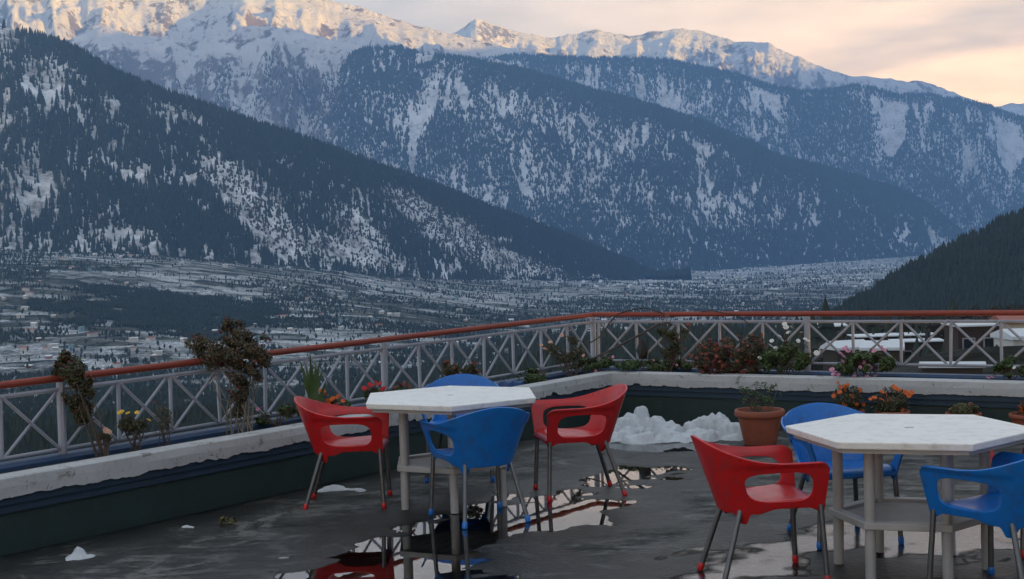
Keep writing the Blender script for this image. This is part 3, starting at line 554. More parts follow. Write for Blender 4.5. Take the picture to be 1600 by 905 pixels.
# low planter walls
def low_wall(name, label, pt, t0, t1, sgn, seed):
    root = empty(name, pt((t0 + t1) / 2, 0.05, 0), 0, label, 'wall'); bpy.context.view_layer.update(); inv = root.matrix_world.inverted()
    def strip(nm, prof, mat, jag=0.0, n=2, edge=None):
        ts = np.linspace(t0, t1, n); V = []; m = len(prof)
        for q, t in enumerate(ts):
            for w, (o, z) in enumerate(prof):
                dz = do = 0.0
                if jag and edge and w in edge:
                    k = float(fbm(np.array([t * 4.3]), np.array([seed * 1.0]), seed, 7, 0.72)[0]); k2 = float(perlin(np.array([t * 1.3]), np.array([seed + 3.3]), seed + 5)[0])
                    dz = jag * (k * 1.1 + (0.9 if k2 > 0.28 else 0.0) * abs(k) * 2)
                if jag: do = 0.006 * float(fbm(np.array([t * 2.0 + w]), np.array([z * 9.0]), seed + 9, 4)[0])
                V.append(inv @ Vector(pt(t, o + do, z + dz)))
        fs_ = [(q * m + w, q * m + (w + 1) % m, (q + 1) * m + (w + 1) % m, (q + 1) * m + w) for q in range(n - 1) for w in range(m)] + [tuple(range(m)), tuple((n - 1) * m + w for w in range(m))[::-1]]
        if sgn < 0: fs_ = [f[::-1] for f in fs_]
        return MB().add(V, fs_).build(nm, mat, root)
    strip('coping', [(0.0, CH - 0.125), (-0.004, CH - 0.06), (0.0, CH - 0.008), (0.012, CH), (0.13, CH + 0.004), (0.14, CH - 0.01), (0.14, CH - 0.13)], M['coping'], 0.030, 620, (0,))
    strip('moulding', [(0.022, 0.268), (0.022, 0.40), (0.138, 0.40), (0.138, 0.268)], M['wall_blue']); strip('moulding', [(0.040, 0.215), (0.040, 0.2675), (0.138, 0.2675), (0.138, 0.215)], M['wall_blue'])
    strip('wall_face', [(0.058, -0.2), (0.058, 0.2145), (0.137, 0.2145), (0.137, -0.2)], M['wall_green'], 0.001, 60)
    strip('soil', [(0.1405, 0.2), (0.1405, 0.395), (0.29, 0.415), (0.419, 0.40), (0.419, 0.2)], M['soil'], 0.03, 160, (2,))
    strip('outer_kerb', [(0.42, -1.5), (0.42, 0.425), (0.45, 0.445), (0.57, 0.445), (0.60, 0.425), (0.60, -1.5)], M['kerb'])
    return root
low_wall('planter_wall', 'low planter wall with peeling white coping along the left of the terrace', lpt, 10.5, 0.0, 1, 3)
low_wall('planter_wall', 'low planter wall with white coping behind the snow pile and potted flowers', rpt, 0.0, 8.5, 1, 8)

# railings
def railing(label, pt, z_at, ts, mains, tend, seed):
    mid = pt(tend / 2, 0.5, 0.445); root = empty('railing', mid, 0, label, 'railing'); o = Vector(mid)
    P = lambda t, z, off=0.5: Vector(pt(t, off, z)) - o
    t0 = 0.0
    MB().tube([P(t, z_at(t)) for t in np.linspace(t0, tend, 24)], 0.025, 14).build('handrail', M['handrail'], root, smooth=True)
    MB().tube([P(t, z_at(t) - 0.075) for t in np.linspace(t0, tend, 12)], 0.0145, 8).build('top_rail', M['rail_white'], root, smooth=True)
    MB().tube([P(t, z_at(t) - 0.475) for t in np.linspace(t0, tend, 12)], 0.0135, 8).build('bottom_rail', M['rail_white'], root, smooth=True)
    rr = random.Random(seed)
    for k, t in enumerate(ts):
        z = z_at(t); big = k in mains; j = rr.uniform(-0.012, 0.012)
        MB().tube([P(t, 0.44 if big else z - 0.475), P(t + j, z - 0.03 if big else z - 0.075)], 0.029 if big else 0.0148, 8).build('post', M['rail_white'], root, smooth=True)
        if k + 1 < len(ts):
            t2 = ts[k + 1]; a, b = t + 0.02, t2 - 0.02; e = rr.uniform(-0.015, 0.02)
            MB().tube([P(a, z - 0.47, 0.488), P(b, z - 0.08 + e, 0.488)], 0.0114, 7).build('brace', M['rail_white'], root, smooth=True)
            MB().tube([P(a, z - 0.08 + e, 0.512), P(b, z - 0.47, 0.512)], 0.0114, 7).build('brace', M['rail_white'], root, smooth=True)
zl = lambda t: 0.982 - 0.0045 * t; zr = lambda t: 0.984 + 0.005 * t
railing('lavender white lattice railing with red handrail running along the left side', lpt, zl, [0.0] + [k * 0.4675 for k in range(1, 23)], (0, 7, 14, 21), 10.3, 1)
railing('lavender white lattice railing with red handrail across the far right side', rpt, zr, [0.06 + k * 0.4485 for k in range(0, 18)], (5, 10, 15), 7.8, 2)

# ------------------------------------------------------------------ chairs
def lerp(a, b, t): return a + (b - a) * t
def plan(t, k):
    s = 1 if t >= 0 else -1; a = abs(t); w = lerp(0.205, 0.290, k); yb = lerp(-0.225, -0.315, k); yf = lerp(0.255, 0.265, k); rad = lerp(0.26, 0.30, k); ta = 0.56
    if a < ta:
        th = a / ta * math.pi / 2; x = w * math.sin(th) ** 0.8; y = yb + rad * (1 - max(0, math.cos(th)) ** 0.8)
    else: x = w * (1 + 0.03 * (a - ta) / (1 - ta)); y = lerp(yb + rad, yf, (a - ta) / (1 - ta))
    return s * x, y
def z_top(a):
    z = 0.628 + 0.122 * (1 - float(sstep(-0.06, 0.64, a)))
    if a > 0.90: z -= 0.035 * ((a - 0.90) / 0.10) ** 2.5
    return z
def z_bot(a):
    z = 0.362 if a < 0.3 else lerp(0.362, 0.388, float(sstep(0.42, 0.55, a)))
    z -= 0.055 * math.exp(-((a - 0.285) / 0.06) ** 4); z -= 0.02 * float(sstep(0.84, 0.95, a)); return z
HOLE = (0.618, 0.503, 0.250, 0.078)     # centre t, centre z, half sizes
def chair_shell():
    NT, NH = 121, 27; T = [-1 + 2 * i / (NT - 1) for i in range(NT)]; pts = {}; uv = {}
    for i, t in enumerate(T):
        a = abs(t); zb, zt = z_bot(a), z_top(a)
        for j in range(NH): uv[i, j] = [t, lerp(zb, zt, j / (NH - 1))]
    def inside(t, z):
        return ((abs(abs(t) - HOLE[0]) / HOLE[2]) ** 3.2 + (abs(z - HOLE[1] + 0.03 * (abs(t) - HOLE[0]) / HOLE[2] * 0) / HOLE[3]) ** 3.2)
    quads = []
    for i in range(NT - 1):
        for j in range(NH - 1):
            c = [uv[i, j], uv[i + 1, j], uv[i + 1, j + 1], uv[i, j + 1]]; ct = sum(q[0] for q in c) / 4; cz_ = sum(q[1] for q in c) / 4
            if inside(ct, cz_) > 1: quads.append(((i, j), (i + 1, j), (i + 1, j + 1), (i, j + 1)))
    cnt = {}
    for q in quads:
        for p in q: cnt[p] = cnt.get(p, 0) + 1
    for p, n in cnt.items():
        i, j = p
        if n < 4 and 0 < i < NT - 1 and 0 < j < NH - 1:
            t, z = uv[p]; f = inside(t, z) ** (1 / 3.2); s = 1 if t >= 0 else -1
            uv[p] = [s * (HOLE[0] + (abs(t) - HOLE[0]) / f), HOLE[1] + (z - HOLE[1]) / f]
    idx = {p: n for n, p in enumerate(cnt)}; V = []
    for p in cnt:
        t, z = uv[p]; k = (z - 0.36) / (0.628 - 0.36); x, y = plan(t, k)
        a = abs(t)
        if z > 0.60 and a > 0.3: x += (1 if t > 0 else -1) * 0.012 * float(sstep(0.60, 0.628, z))      # rolled arm rim
        V.append((x, y, z))
    me = MB().add(V, [tuple(idx[p] for p in q) for q in quads]).mesh('shell', 'all'); return me
def chair_seat():
    V, nx, ny = [], 17, 18
    for jy in range(ny):
        f = jy / (ny - 1)
        for ix in range(nx):
            g = 2 * ix / (nx - 1) - 1; y = lerp(-0.225, 0.262, f); z0 = 0.408 + 0.028 * f - 0.012 * math.cos(g * 1.5) * math.sin(f * 3.1)
            if f > 0.86: z0 -= 0.045 * ((f - 0.86) / 0.14) ** 2
            w = 0.0; k = (z0 - 0.36) / 0.268; lo, hi = 0.0, 1.0
            for _ in range(18):
                m = (lo + hi) / 2
                if plan(m, k)[1] < y: lo = m
                else: hi = m
            w = max(0.03, plan(lo, k)[0] - 0.002); V.append((g * w, y, z0))
    return MB().add(V, [(a * nx + b, a * nx + b + 1, (a + 1) * nx + b + 1, (a + 1) * nx + b) for a in range(ny - 1) for b in range(nx - 1)]).mesh('seat', 'all')
shell_me = {}; seat_me = {}; cap_me = {}
leg_pts = [((0.222, 0.235, 0.40), (0.245, 0.255, 0.0)), ((-0.222, 0.235, 0.40), (-0.245, 0.255, 0.0)), ((0.150, -0.158, 0.40), (0.216, -0.285, 0.0)), ((-0.150, -0.158, 0.40), (-0.216, -0.285, 0.0))]
leg_me = [MB().tube([a, b], 0.0145, 12).mesh('leg', True) for a, b in leg_pts]
for m in leg_me: m.materials.append(M['aluminium'])
for colr in ('red', 'blue'):
    shell_me[colr] = chair_shell(); seat_me[colr] = chair_seat(); shell_me[colr].materials.append(M[colr]); seat_me[colr].materials.append(M[colr]); cap_me[colr] = []
    for a, b in leg_pts:
        a, b = Vector(a), Vector(b); d = (a - b).normalized(); m = MB().tube([b - d * 0.004, b + d * 0.004, b + d * 0.036, b + d * 0.040], [0.013, 0.0175, 0.0170, 0.0148], 12).mesh('foot_cap', True); m.materials.append(M[colr]); cap_me[colr].append(m)
def chair(colr, x, y, face, label):
    o = empty('garden_chair', (x, y, 0.004), math.radians(face - 90), label, 'chair', 'plastic armchairs around the tables')
    for nm, me, th in (('shell', shell_me[colr], 0.011), ('seat', seat_me[colr], 0.010)):
        p = link(nm, me, None, o); md = p.modifiers.new('thickness', 'SOLIDIFY'); md.thickness = th; md.offset = 0.0
        if nm == 'shell': b = p.modifiers.new('soft', 'BEVEL'); b.width = 0.003; b.segments = 2; b.limit_method = 'ANGLE'; b.angle_limit = math.radians(50)
    for k in range(4):
        l = link('leg', leg_me[k], None, o); link('foot_cap', cap_me[colr][k], None, l)
chair('red', -1.16, 9.90, 0, 'red plastic armchair beside the left planter wall, facing the left table')
chair('red', 0.42, 10.02, 190, 'red plastic armchair in front of the snow pile, facing the left table')
chair('blue', -0.25, 9.24, 113, 'blue plastic armchair with its back to the viewer at the left table')
chair('blue', -0.42, 10.86, 268, 'blue plastic armchair mostly hidden behind the left table top')
chair('red', 1.27, 7.45, 8, 'red plastic armchair left of the right table, nearest to the viewer')
chair('blue', 1.88, 8.32, -80, 'blue plastic armchair behind the right table below the orange flowers')
chair('blue', 2.36, 6.98, 125, 'blue plastic armchair cut by the right edge of the photo')
chair('red', 2.93, 7.95, 186, 'red plastic armchair glimpsed behind the right table and the blue chair')

# ------------------------------------------------------------------ tables
def table(x, y, rot, label):
    o = empty('hexagonal_table', (x, y, 0.004), 0, label, 'table'); R0 = 0.65
    def hexa(r, n=1): return [(r * math.cos(math.radians(rot + 60 * k)), r * math.sin(math.radians(rot + 60 * k))) for k in range(6)]
    bm = bmesh.new(); hx = hexa(R0); hr = 0.027
    outer_t = [bm.verts.new((a, b, 0.738)) for a, b in hx]; outer_b = [bm.verts.new((a * 0.985, b * 0.985, 0.698)) for a, b in hx]
    hole_t = [bm.verts.new((hr * math.cos(math.radians(rot + 15 * k)), hr * math.sin(math.radians(rot + 15 * k)), 0.738)) for k in range(24)]; hole_b = [bm.verts.new((v.co.x, v.co.y, 0.698)) for v in hole_t]
    for k in range(6):
        n = (k + 1) % 6; bm.faces.new((outer_t[k], outer_b[k], outer_b[n], outer_t[n]))
        ring = [hole_t[(4 * k + q) % 24] for q in range(5)]; bm.faces.new([outer_t[k], outer_t[n]] + ring[::-1])
        ring = [hole_b[(4 * k + q) % 24] for q in range(5)]; bm.faces.new([outer_b[n], outer_b[k]] + ring)
    for k in range(24): n = (k + 1) % 24; bm.faces.new((hole_t[k], hole_t[n], hole_b[n], hole_b[k]))
    bmesh.ops.recalc_face_normals(bm, faces=bm.faces)
    es = [e for e in bm.edges if len(e.link_faces) == 2 and e.calc_face_angle(0) > 0.4 and e.verts[0].co.xy.length > 0.1]
    bmesh.ops.bevel(bm, geom=es, offset=0.007, segments=3, affect='EDGES', profile=0.5)
    me = bpy.data.meshes.new('top'); bm.to_mesh(me); bm.free(); link('top', me, M['table'], o)
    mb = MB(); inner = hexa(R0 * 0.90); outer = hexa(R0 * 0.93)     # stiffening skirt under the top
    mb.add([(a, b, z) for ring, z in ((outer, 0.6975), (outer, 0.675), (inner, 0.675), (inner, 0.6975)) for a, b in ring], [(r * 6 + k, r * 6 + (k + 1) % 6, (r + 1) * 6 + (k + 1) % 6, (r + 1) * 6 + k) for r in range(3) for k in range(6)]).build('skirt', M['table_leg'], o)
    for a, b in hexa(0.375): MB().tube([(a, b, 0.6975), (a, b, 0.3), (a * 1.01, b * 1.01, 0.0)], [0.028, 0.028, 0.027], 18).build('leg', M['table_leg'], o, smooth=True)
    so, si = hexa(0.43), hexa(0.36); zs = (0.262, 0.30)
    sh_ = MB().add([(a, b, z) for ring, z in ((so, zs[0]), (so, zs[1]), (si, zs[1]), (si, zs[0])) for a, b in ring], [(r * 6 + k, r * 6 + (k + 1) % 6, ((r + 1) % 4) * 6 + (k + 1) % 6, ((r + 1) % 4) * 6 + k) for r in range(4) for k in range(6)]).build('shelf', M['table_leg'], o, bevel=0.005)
    gr = MB(); ap = 0.36 * math.cos(math.pi / 6); Mz = Matrix.Rotation(math.radians(rot + 30), 3, 'Z')
    for axis in (0, 1):
        for k in range(-14, 15):
            q = k * 0.0225
            if axis == 0:
                if abs(q) > ap: continue
                ln = 2 * (0.36 - abs(q) * math.tan(math.pi / 6)); c = Mz @ Vector((q, 0, 0)); gr.box((c.x, c.y, 0.276), (0.010, ln, 0.014), Mz)
            elif k % 4 == 0:
                ln = 2 * ap if abs(q) < 0.18 else 2 * (0.36 - abs(q)) * math.tan(math.pi / 3); c = Mz @ Vector((0, q, 0)); gr.box((c.x, c.y, 0.272), (ln, 0.012, 0.014), Mz)
    gr.build('grille', M['table_leg'], sh_)
table(-0.44, 9.79, 33, 'white hexagonal plastic table on the left between two red chairs')
table(2.07, 7.55, 42, 'white hexagonal plastic table on the right, nearer to the viewer')

# ------------------------------------------------------------------ snow
def snow_heap(name, label, pts, res, zmax, seed, rough=0.26, clods=5):
    """pts: bumps (x, y, radius, height) on the floor"""
    P = np.array(pts); x0, x1 = P[:, 0].min() - 0.4, P[:, 0].max() + 0.4; y0, y1 = P[:, 1].min() - 0.35, P[:, 1].max() + 0.35
    X, Y = np.meshgrid(np.arange(x0, x1, res), np.arange(y0, y1, res), indexing='ij'); Z = np.full(X.shape, -0.06)
    wx = 0.10 * fbm(X / 0.25, Y / 0.25, seed, 4); wy = 0.10 * fbm(X / 0.25, Y / 0.25, seed + 4, 4)
    acc = np.zeros(X.shape)
    for x, y, r, h in pts: acc += np.exp(np.clip(((h + 0.06) * (1 - (np.hypot(X - x + wx, Y - y + wy) / r) ** 2.0) - 0.06) / 0.018, -30, 30))
    Z = np.maximum(Z, 0.018 * np.log(np.maximum(acc, 1e-9)) - 0.012)
    lump = np.abs(fbm(X / 0.22, Y / 0.22, seed + 8, 3, 0.5)) * 2.2 + 0.3
    Z = np.where(Z > -0.05, Z + (0.25 + np.clip(Z, 0, 1)) * rough * 0.36 * (lump - 0.45), Z)
    rr = np.random.default_rng(seed); Zb = Z.copy(); ii = np.argwhere(Zb > 0.02)
    for q in (ii[rr.integers(0, len(ii), int(len(pts) * clods))] if len(pts) > 9 else []):
        x, y, z = X[q[0], q[1]], Y[q[0], q[1]], Zb[q[0], q[1]]; r = rr.uniform(0.02, 0.06) * min(1.0, 0.35 + z / 0.1); d2 = r * r - (X - x) ** 2 - ((Y - y) * 0.8) ** 2
        Z = np.where(d2 > 0, np.maximum(Z, z - 0.6 * r + np.sqrt(np.maximum(d2, 0))), Z)
    X = X + 0.02 * fbm(Y / 0.1, Z / 0.06, seed + 12, 3); f = grid_faces(*X.shape); f = f[(Z.ravel()[f] > -0.03).any(1)]; ids, inv = np.unique(f, return_inverse=True)
    V = np.stack([X, Y, Z], -1).reshape(-1, 3)[ids]; c = V.mean(0); c[2] = 0; V = V - c
    o = link(name, np_mesh(name, V, inv.reshape(-1, 4)), M['snow'], label=label, category='snow'); o.location = c; return o
def fl(px, py): p = up(px, py, 0.0); return p[0], p[1]
B0 = [(940, 682, .16, .12), (958, 680, .15, .16), (975, 680, .15, .20), (990, 678, .12, .22), (1002, 677, .10, .30), (1011, 677, .085, .29), (1026, 679, .13, .20), (1042, 680, .14, .16), (1060, 681, .12, .12), (1068, 678, .05, .15), (1085, 680, .14, .16), (1100, 679, .13, .20), (1114, 679, .12, .22), (1130, 679, .09, .23), (1136, 681, .12, .17), (1152, 682, .13, .15), (1168, 681, .10, .16), (955, 689, .18, .07), (1000, 691, .20, .08), (1030, 691, .16, .07), (1070, 689, .18, .07), (1110, 687, .18, .08), (1145, 687, .15, .07), (930, 686, .14, .09), (980, 686, .18, .12), (1090, 685, .18, .11), (1050, 686, .18, .10)]
snow_heap('snow_pile', 'long heap of old white snow in front of the right planter wall', [(*fl(a, b), r, h * 0.84) for a, b, r, h in B0], 0.015, 0.4, 301)
snow_heap('snow_lump', 'small pointed lump of melting snow at the lower left of the floor', [(*fl(128, 868), .07, .06), (*fl(122, 872), .16, .03), (*fl(108, 874), .14, .02), (*fl(150, 868), .14, .015)], 0.012, 0.1, 320)
snow_heap('snow_lump', 'flat smear of snow by the left planter wall, smallest of the patches', [(*fl(284, 826), .06, .02), (*fl(296, 825), .06, .03)], 0.012, 0.1, 330)
snow_heap('snow_lump', 'flat patch of melting snow under the left red chair', [(*fl(505, 768), .14, .03), (*fl(528, 766), .16, .045), (*fl(560, 767), .14, .025)], 0.014, 0.1, 340)

# ------------------------------------------------------------------ plants
def bed(px, off=0.28):
    d = up(px, 700, 0.0)[:2]; d = d / np.linalg.norm(d); best = None
    for (c, e) in ((corner(off), -ld), (corner(off), rd)):
        a, t = np.linalg.solve(np.array([d, -e]).T, c)
        if t >= -0.01: best = d * a if best is None or a < np.linalg.norm(best) else best
    return best
def at_dist(px, py, xy):
    d = up(px, py, z=0.0) - np.array([0, 0, H]); d = d if d[2] < 0 else -d
    Y = xy[1]; p = up(px, py, Y=Y); return p
def leaf_cloud(mb, rnd, c, rad, n, size, gap=0.0, up_=0.3, slender=0.5):
    for _ in range(n):
        while True:
            p = Vector((rnd.uniform(-1, 1), rnd.uniform(-1, 1), rnd.uniform(-1, 1)))
            if 0.05 < p.length <= 1: break
        p = p.normalized() * (p.length ** 0.6) * rnd.uniform(0.8, 1.08); q = Vector((c[0] + p.x * rad[0], c[1] + p.y * rad[1], c[2] + p.z * rad[2]))
        if gap and float(perlin(np.array([q.x * 9 + q.z * 4]), np.array([q.z * 9 + q.y * 5]), 5)[0]) < gap - 0.5: continue
        nrm = (p + Vector((rnd.gauss(0, .5), rnd.gauss(0, .5), rnd.gauss(0, .5) + up_))).normalized(); t = nrm.cross(Vector((rnd.gauss(0, 1), rnd.gauss(0, 1), rnd.gauss(0, 1)))).normalized(); s = nrm.cross(t)
        L = size * rnd.uniform(0.6, 1.3); w = L * slender * rnd.uniform(0.7, 1.1)
        mb.add([q - t * L / 2, q + s * w / 2 + nrm * L * 0.08, q + t * L / 2 - nrm * L * 0.10, q - s * w / 2 + nrm * L * 0.08], [(0, 1, 2), (0, 2, 3)])
def bloom(mb, rnd, q, r, layers=2):
    ax = Vector((rnd.gauss(0, .5), -0.6 + rnd.gauss(0, .4), 0.8 + rnd.gauss(0, .3))).normalized(); a = ax.orthogonal().normalized(); b = ax.cross(a); q = Vector(q)
    for l in range(layers):
        n = 7; rr = r * (1 - 0.35 * l)
        for k in range(n):
            th = 2 * math.pi * (k + 0.5 * l) / n; d = a * math.cos(th) + b * math.sin(th); s = a * -math.sin(th) + b * math.cos(th); base = q + ax * r * 0.22 * l
            mb.add([base, base + d * rr * 0.65 + s * rr * 0.42 + ax * rr * 0.25, base + d * rr + ax * rr * 0.2, base + d * rr * 0.65 - s * rr * 0.42 + ax * rr * 0.25], [(0, 1, 2, 3)])
def plant(name, label, cat, root, clumps, leaf, flowers=(), stems=6, seed=1, leafsize=0.05, stem_mat='stem', slender=0.5, spread=0.05, stem_r=0.006, pot=None):
    """root xyz; clumps: (px, py, rx_px, ry_px, n leaves); flowers: (material, radius, [(px, py)] or count)"""
    rnd = random.Random(seed); o = empty(name, root, 0, label, cat); R0 = Vector(root); k = root[1] / F; mb = MB(); st = MB(); cl = []
    for (cx, cy, rx, ry, n) in clumps:
        c = Vector(up(cx, cy, Y=root[1] + rnd.uniform(-0.05, 0.05))) - R0; rad = (rx * k, min(max(rx, 8) * k, 0.22), ry * k); cl.append((c, rad)); leaf_cloud(mb, rnd, c, rad, int(n * 3.6), leafsize * 0.85, 0.40, slender=slender)
    for s in range(stems):
        c, rad = cl[s % len(cl)]; e = c + Vector((rnd.uniform(-.7, .7) * rad[0], rnd.uniform(-.6, .6) * rad[1], rnd.uniform(-.2, .7) * rad[2])); b = Vector((rnd.uniform(-1, 1) * spread, rnd.uniform(-1, 1) * spread * 0.6, -0.03))
        m = (b + e) / 2 + Vector((rnd.uniform(-.03, .03), rnd.uniform(-.03, .03), 0.03)); st.tube([b, (b + m) / 2, m, (m + e) / 2 + Vector((0, 0, 0.01)), e], [stem_r, stem_r * .9, stem_r * .8, stem_r * .6, stem_r * .35], 6)
        for q in range(3):
            f = rnd.uniform(0.45, 0.9); p = b.lerp(e, f); st.tube([p, p + Vector((rnd.gauss(0, .05), rnd.gauss(0, .05), rnd.uniform(.02, .09)))], [stem_r * .5, stem_r * .25], 4)
    st.build('stems', M[stem_mat], o, smooth=True); mb.build('foliage', M[leaf], o)
    for mat, r, where in flowers:
        fb = MB()
        pts = where if not isinstance(where, int) else None
        for i in range(where if pts is None else len(pts)):
            if pts is None:
                c, rad = cl[rnd.randrange(len(cl))]; p = Vector((rnd.gauss(0, 1), -abs(rnd.gauss(0, 1)), rnd.gauss(0.3, 1))).normalized(); q = c + Vector((p.x * rad[0], p.y * rad[1], p.z * rad[2])) * rnd.uniform(0.9, 1.1)
            else:
                q = Vector(up(pts[i][0], pts[i][1], Y=root[1] - 0.06 + rnd.uniform(-0.05, 0.04))) - R0; c, rad = min(cl, key=lambda t: (t[0] - q).length); st2 = MB().tube([c, q], 0.003, 4); st2.build('flower_stalk', M['stem'], o)
            if pts is None: bloom(fb, rnd, q, r * rnd.uniform(0.75, 1.2))
            else: one = MB(); bloom(one, rnd, (0, 0, 0), r * rnd.uniform(0.75, 1.2)); one.build('flower', M[mat], o).location = q
        if pts is None: fb.build('flowers', M[mat], o, kind='stuff')
    return o
def bp(px, off=0.28): p = bed(px, off); return (float(p[0]), float(p[1]), 0.405)
plant('climbing_rose', 'dark leafy climbing rose leaning over the handrail at the far left', 'rose bush', bp(165), [(108, 580, 25, 26, 420), (118, 612, 24, 24, 380), (128, 640, 17, 24, 260), (103, 560, 10, 12, 60), (142, 605, 8, 18, 60)], 'leaf_dark', [('f_crimson', 0.012, 22)], 7, 1, 0.042)
plant('rose_bush', 'tall rusty leaved rose bush rising above the left handrail', 'rose bush', bp(372), [(335, 548, 34, 30, 700), (385, 560, 38, 42, 1900), (365, 520, 24, 22, 400), (305, 535, 18, 14, 120), (412, 548, 14, 26, 200), (375, 610, 18, 22, 220), (372, 645, 9, 16, 60), (355, 508, 6, 14, 40)], 'leaf_rust', [('f_crimson', 0.012, 25)], 16, 2, 0.034, 'palestem', spread=0.13, stem_r=0.0055)
plant('marigold_plant', 'small yellow flowered plant in the bed between the two rose bushes', 'flowers', bp(210), [(200, 664, 16, 14, 120), (225, 668, 12, 12, 70)], 'leaf_dark', [('f_yellow', 0.024, [(232, 657), (200, 646), (189, 645), (214, 645)])], 6, 3, 0.035)
plant('rose_twig', 'thin bare rose twig with tiny red buds beside yellow flowers', 'plant', bp(258), [(255, 650, 16, 22, 45), (262, 670, 10, 12, 30)], 'leaf_dark', [('f_crimson', 0.012, [(243, 629), (256, 642), (261, 655)])], 6, 4, 0.03, stem_r=0.004)
plant('low_plant', 'low plant with a salmon flower below the climbing rose', 'plant', bp(163), [(163, 685, 12, 10, 70)], 'leaf_rust', [('f_pale', 0.022, [(165, 673), (170, 675)])], 5, 5, 0.03)
plant('leafy_plant', 'low leafy plant with one pink flower right of the tall bush', 'plant', bp(440), [(420, 655, 20, 10, 130), (450, 645, 22, 12, 220), (465, 640, 14, 12, 100)], 'leaf', [('f_pink', 0.022, [(403, 640), (409, 637)])], 6, 6, 0.04)
plant('marigold_plant', 'orange marigold clump behind the left red chair', 'flowers', bp(520), [(515, 632, 14, 12, 150), (535, 632, 13, 10, 130)], 'leaf', [('f_orange', 0.03, [(503, 612), (510, 618), (520, 624), (529, 620), (536, 627), (512, 628), (524, 633)])], 6, 7, 0.04)
plant('geranium', 'red geranium just above the left corner of the left table', 'flowers', bp(600), [(585, 616, 18, 10, 130), (625, 612, 22, 8, 160)], 'leaf', [('f_red', 0.03, [(569, 607), (578, 602), (587, 599), (594, 600), (599, 608), (573, 610), (582, 604)]), ('f_rust', 0.024, [(625, 602), (632, 600), (638, 604), (618, 606)])], 6, 8, 0.04)
plant('rose_bush', 'low reddish rose bush against the railing behind the left table', 'rose bush', bp(722), [(705, 578, 16, 10, 150), (735, 580, 16, 9, 150), (742, 571, 7, 6, 40), (698, 570, 7, 6, 40)], 'leaf_dark', [('f_rust', 0.016, 16)], 8, 9, 0.04)
plant('green_bush', 'small round green bush on the coping right of the left table', 'bush', bp(832), [(832, 588, 22, 13, 460)], 'leaf', [('f_crimson', 0.014, [(848, 580), (851, 585)])], 5, 10, 0.04)
plant('rose_bush', 'sparse rose with pale salmon blooms near the railing corner', 'rose bush', bp(895), [(862, 545, 13, 10, 60), (895, 530, 9, 18, 90), (905, 553, 16, 14, 110), (880, 560, 16, 10, 70)], 'leaf_dark', [('f_pale', 0.026, [(846, 540), (852, 546), (860, 535), (878, 524), (912, 556)])], 9, 11, 0.04, stem_r=0.005)
plant('ground_cover', 'low green ground cover with pink bits at the planter corner', 'plants', bp(925), [(915, 570, 24, 10, 330), (940, 566, 20, 10, 280)], 'leaf', [('f_pink', 0.018, [(950, 560), (958, 558), (938, 580), (931, 580)])], 5, 12, 0.04)
plant('ground_cover', 'low green ground cover strip between corner and red bush', 'plants', bp(1020), [(985, 570, 26, 8, 300), (1025, 570, 28, 9, 340), (1065, 570, 22, 9, 260)], 'leaf', [('f_pink', 0.014, 6)], 5, 13, 0.04)
plant('climbing_rose', 'climbing rose with rusty blooms hanging on the railing beside the black bag', 'rose bush', bp(1045), [(1040, 520, 14, 18, 200), (1058, 530, 14, 22, 240), (1050, 550, 18, 12, 160), (1072, 512, 6, 10, 40)], 'leaf_dark', [('f_rust', 0.026, [(1034, 497), (1042, 494), (1050, 495), (1075, 507), (1078, 510)]), ('f_crimson', 0.02, [(1070, 546)])], 8, 14, 0.045, stem_r=0.005)
plant('chrysanthemum_bush', 'rusty red chrysanthemum bush spilling over the white coping', 'bush', bp(1130, 0.2), [(1110, 560, 32, 28, 700), (1142, 556, 34, 30, 800), (1125, 582, 28, 15, 380)], 'leaf_rust', [('f_rust', 0.020, 130), ('f_crimson', 0.016, 40)], 6, 15, 0.036)
plant('chrysanthemum_bush', 'darker brownish flower bush right of the rusty red bush', 'bush', bp(1178, 0.3), [(1178, 548, 24, 28, 480), (1168, 575, 22, 14, 280)], 'leaf_rust', [('f_rust', 0.015, 40)], 6, 16, 0.04)
plant('white_flower_bush', 'green bush with white blooms in front of the wide railing post', 'bush', bp(1225, 0.24), [(1210, 562, 26, 20, 520), (1245, 558, 22, 22, 480), (1225, 545, 20, 12, 200)], 'leaf', [('f_white', 0.028, [(1228, 512), (1232, 520), (1226, 507), (1236, 512), (1252, 520), (1247, 533), (1258, 530), (1262, 533), (1206, 533), (1212, 545), (1245, 562), (1204, 541), (1218, 526), (1187, 560), (1276, 552), (1280, 548)])], 8, 17, 0.045)
plant('geranium', 'pink geranium clump on the coping left of the right table', 'flowers', bp(1355, 0.2), [(1345, 566, 26, 17, 560), (1378, 564, 24, 17, 520), (1320, 576, 18, 10, 180)], 'leaf', [('f_pink', 0.024, [(1318, 546), (1322, 543), (1325, 549), (1313, 552), (1316, 556), (1362, 546), (1366, 549), (1378, 543), (1381, 547), (1346, 568), (1352, 570), (1357, 572), (1344, 574), (1360, 575), (1300, 578), (1306, 582), (1310, 586), (1335, 588), (1345, 589), (1355, 589), (1368, 588), (1302, 585), (1350, 566), (1316, 565)])], 7, 18, 0.045)
plant('leafy_plant', 'small green plant with a white bloom at the right end of the coping', 'plant', bp(1572, 0.2), [(1570, 578, 20, 12, 320), (1578, 566, 12, 9, 120), (1598, 578, 10, 10, 120)], 'leaf', [('f_white', 0.022, [(1585, 575)]), ('f_pink', 0.02, [(1550, 590), (1544, 591)])], 6, 19, 0.045)
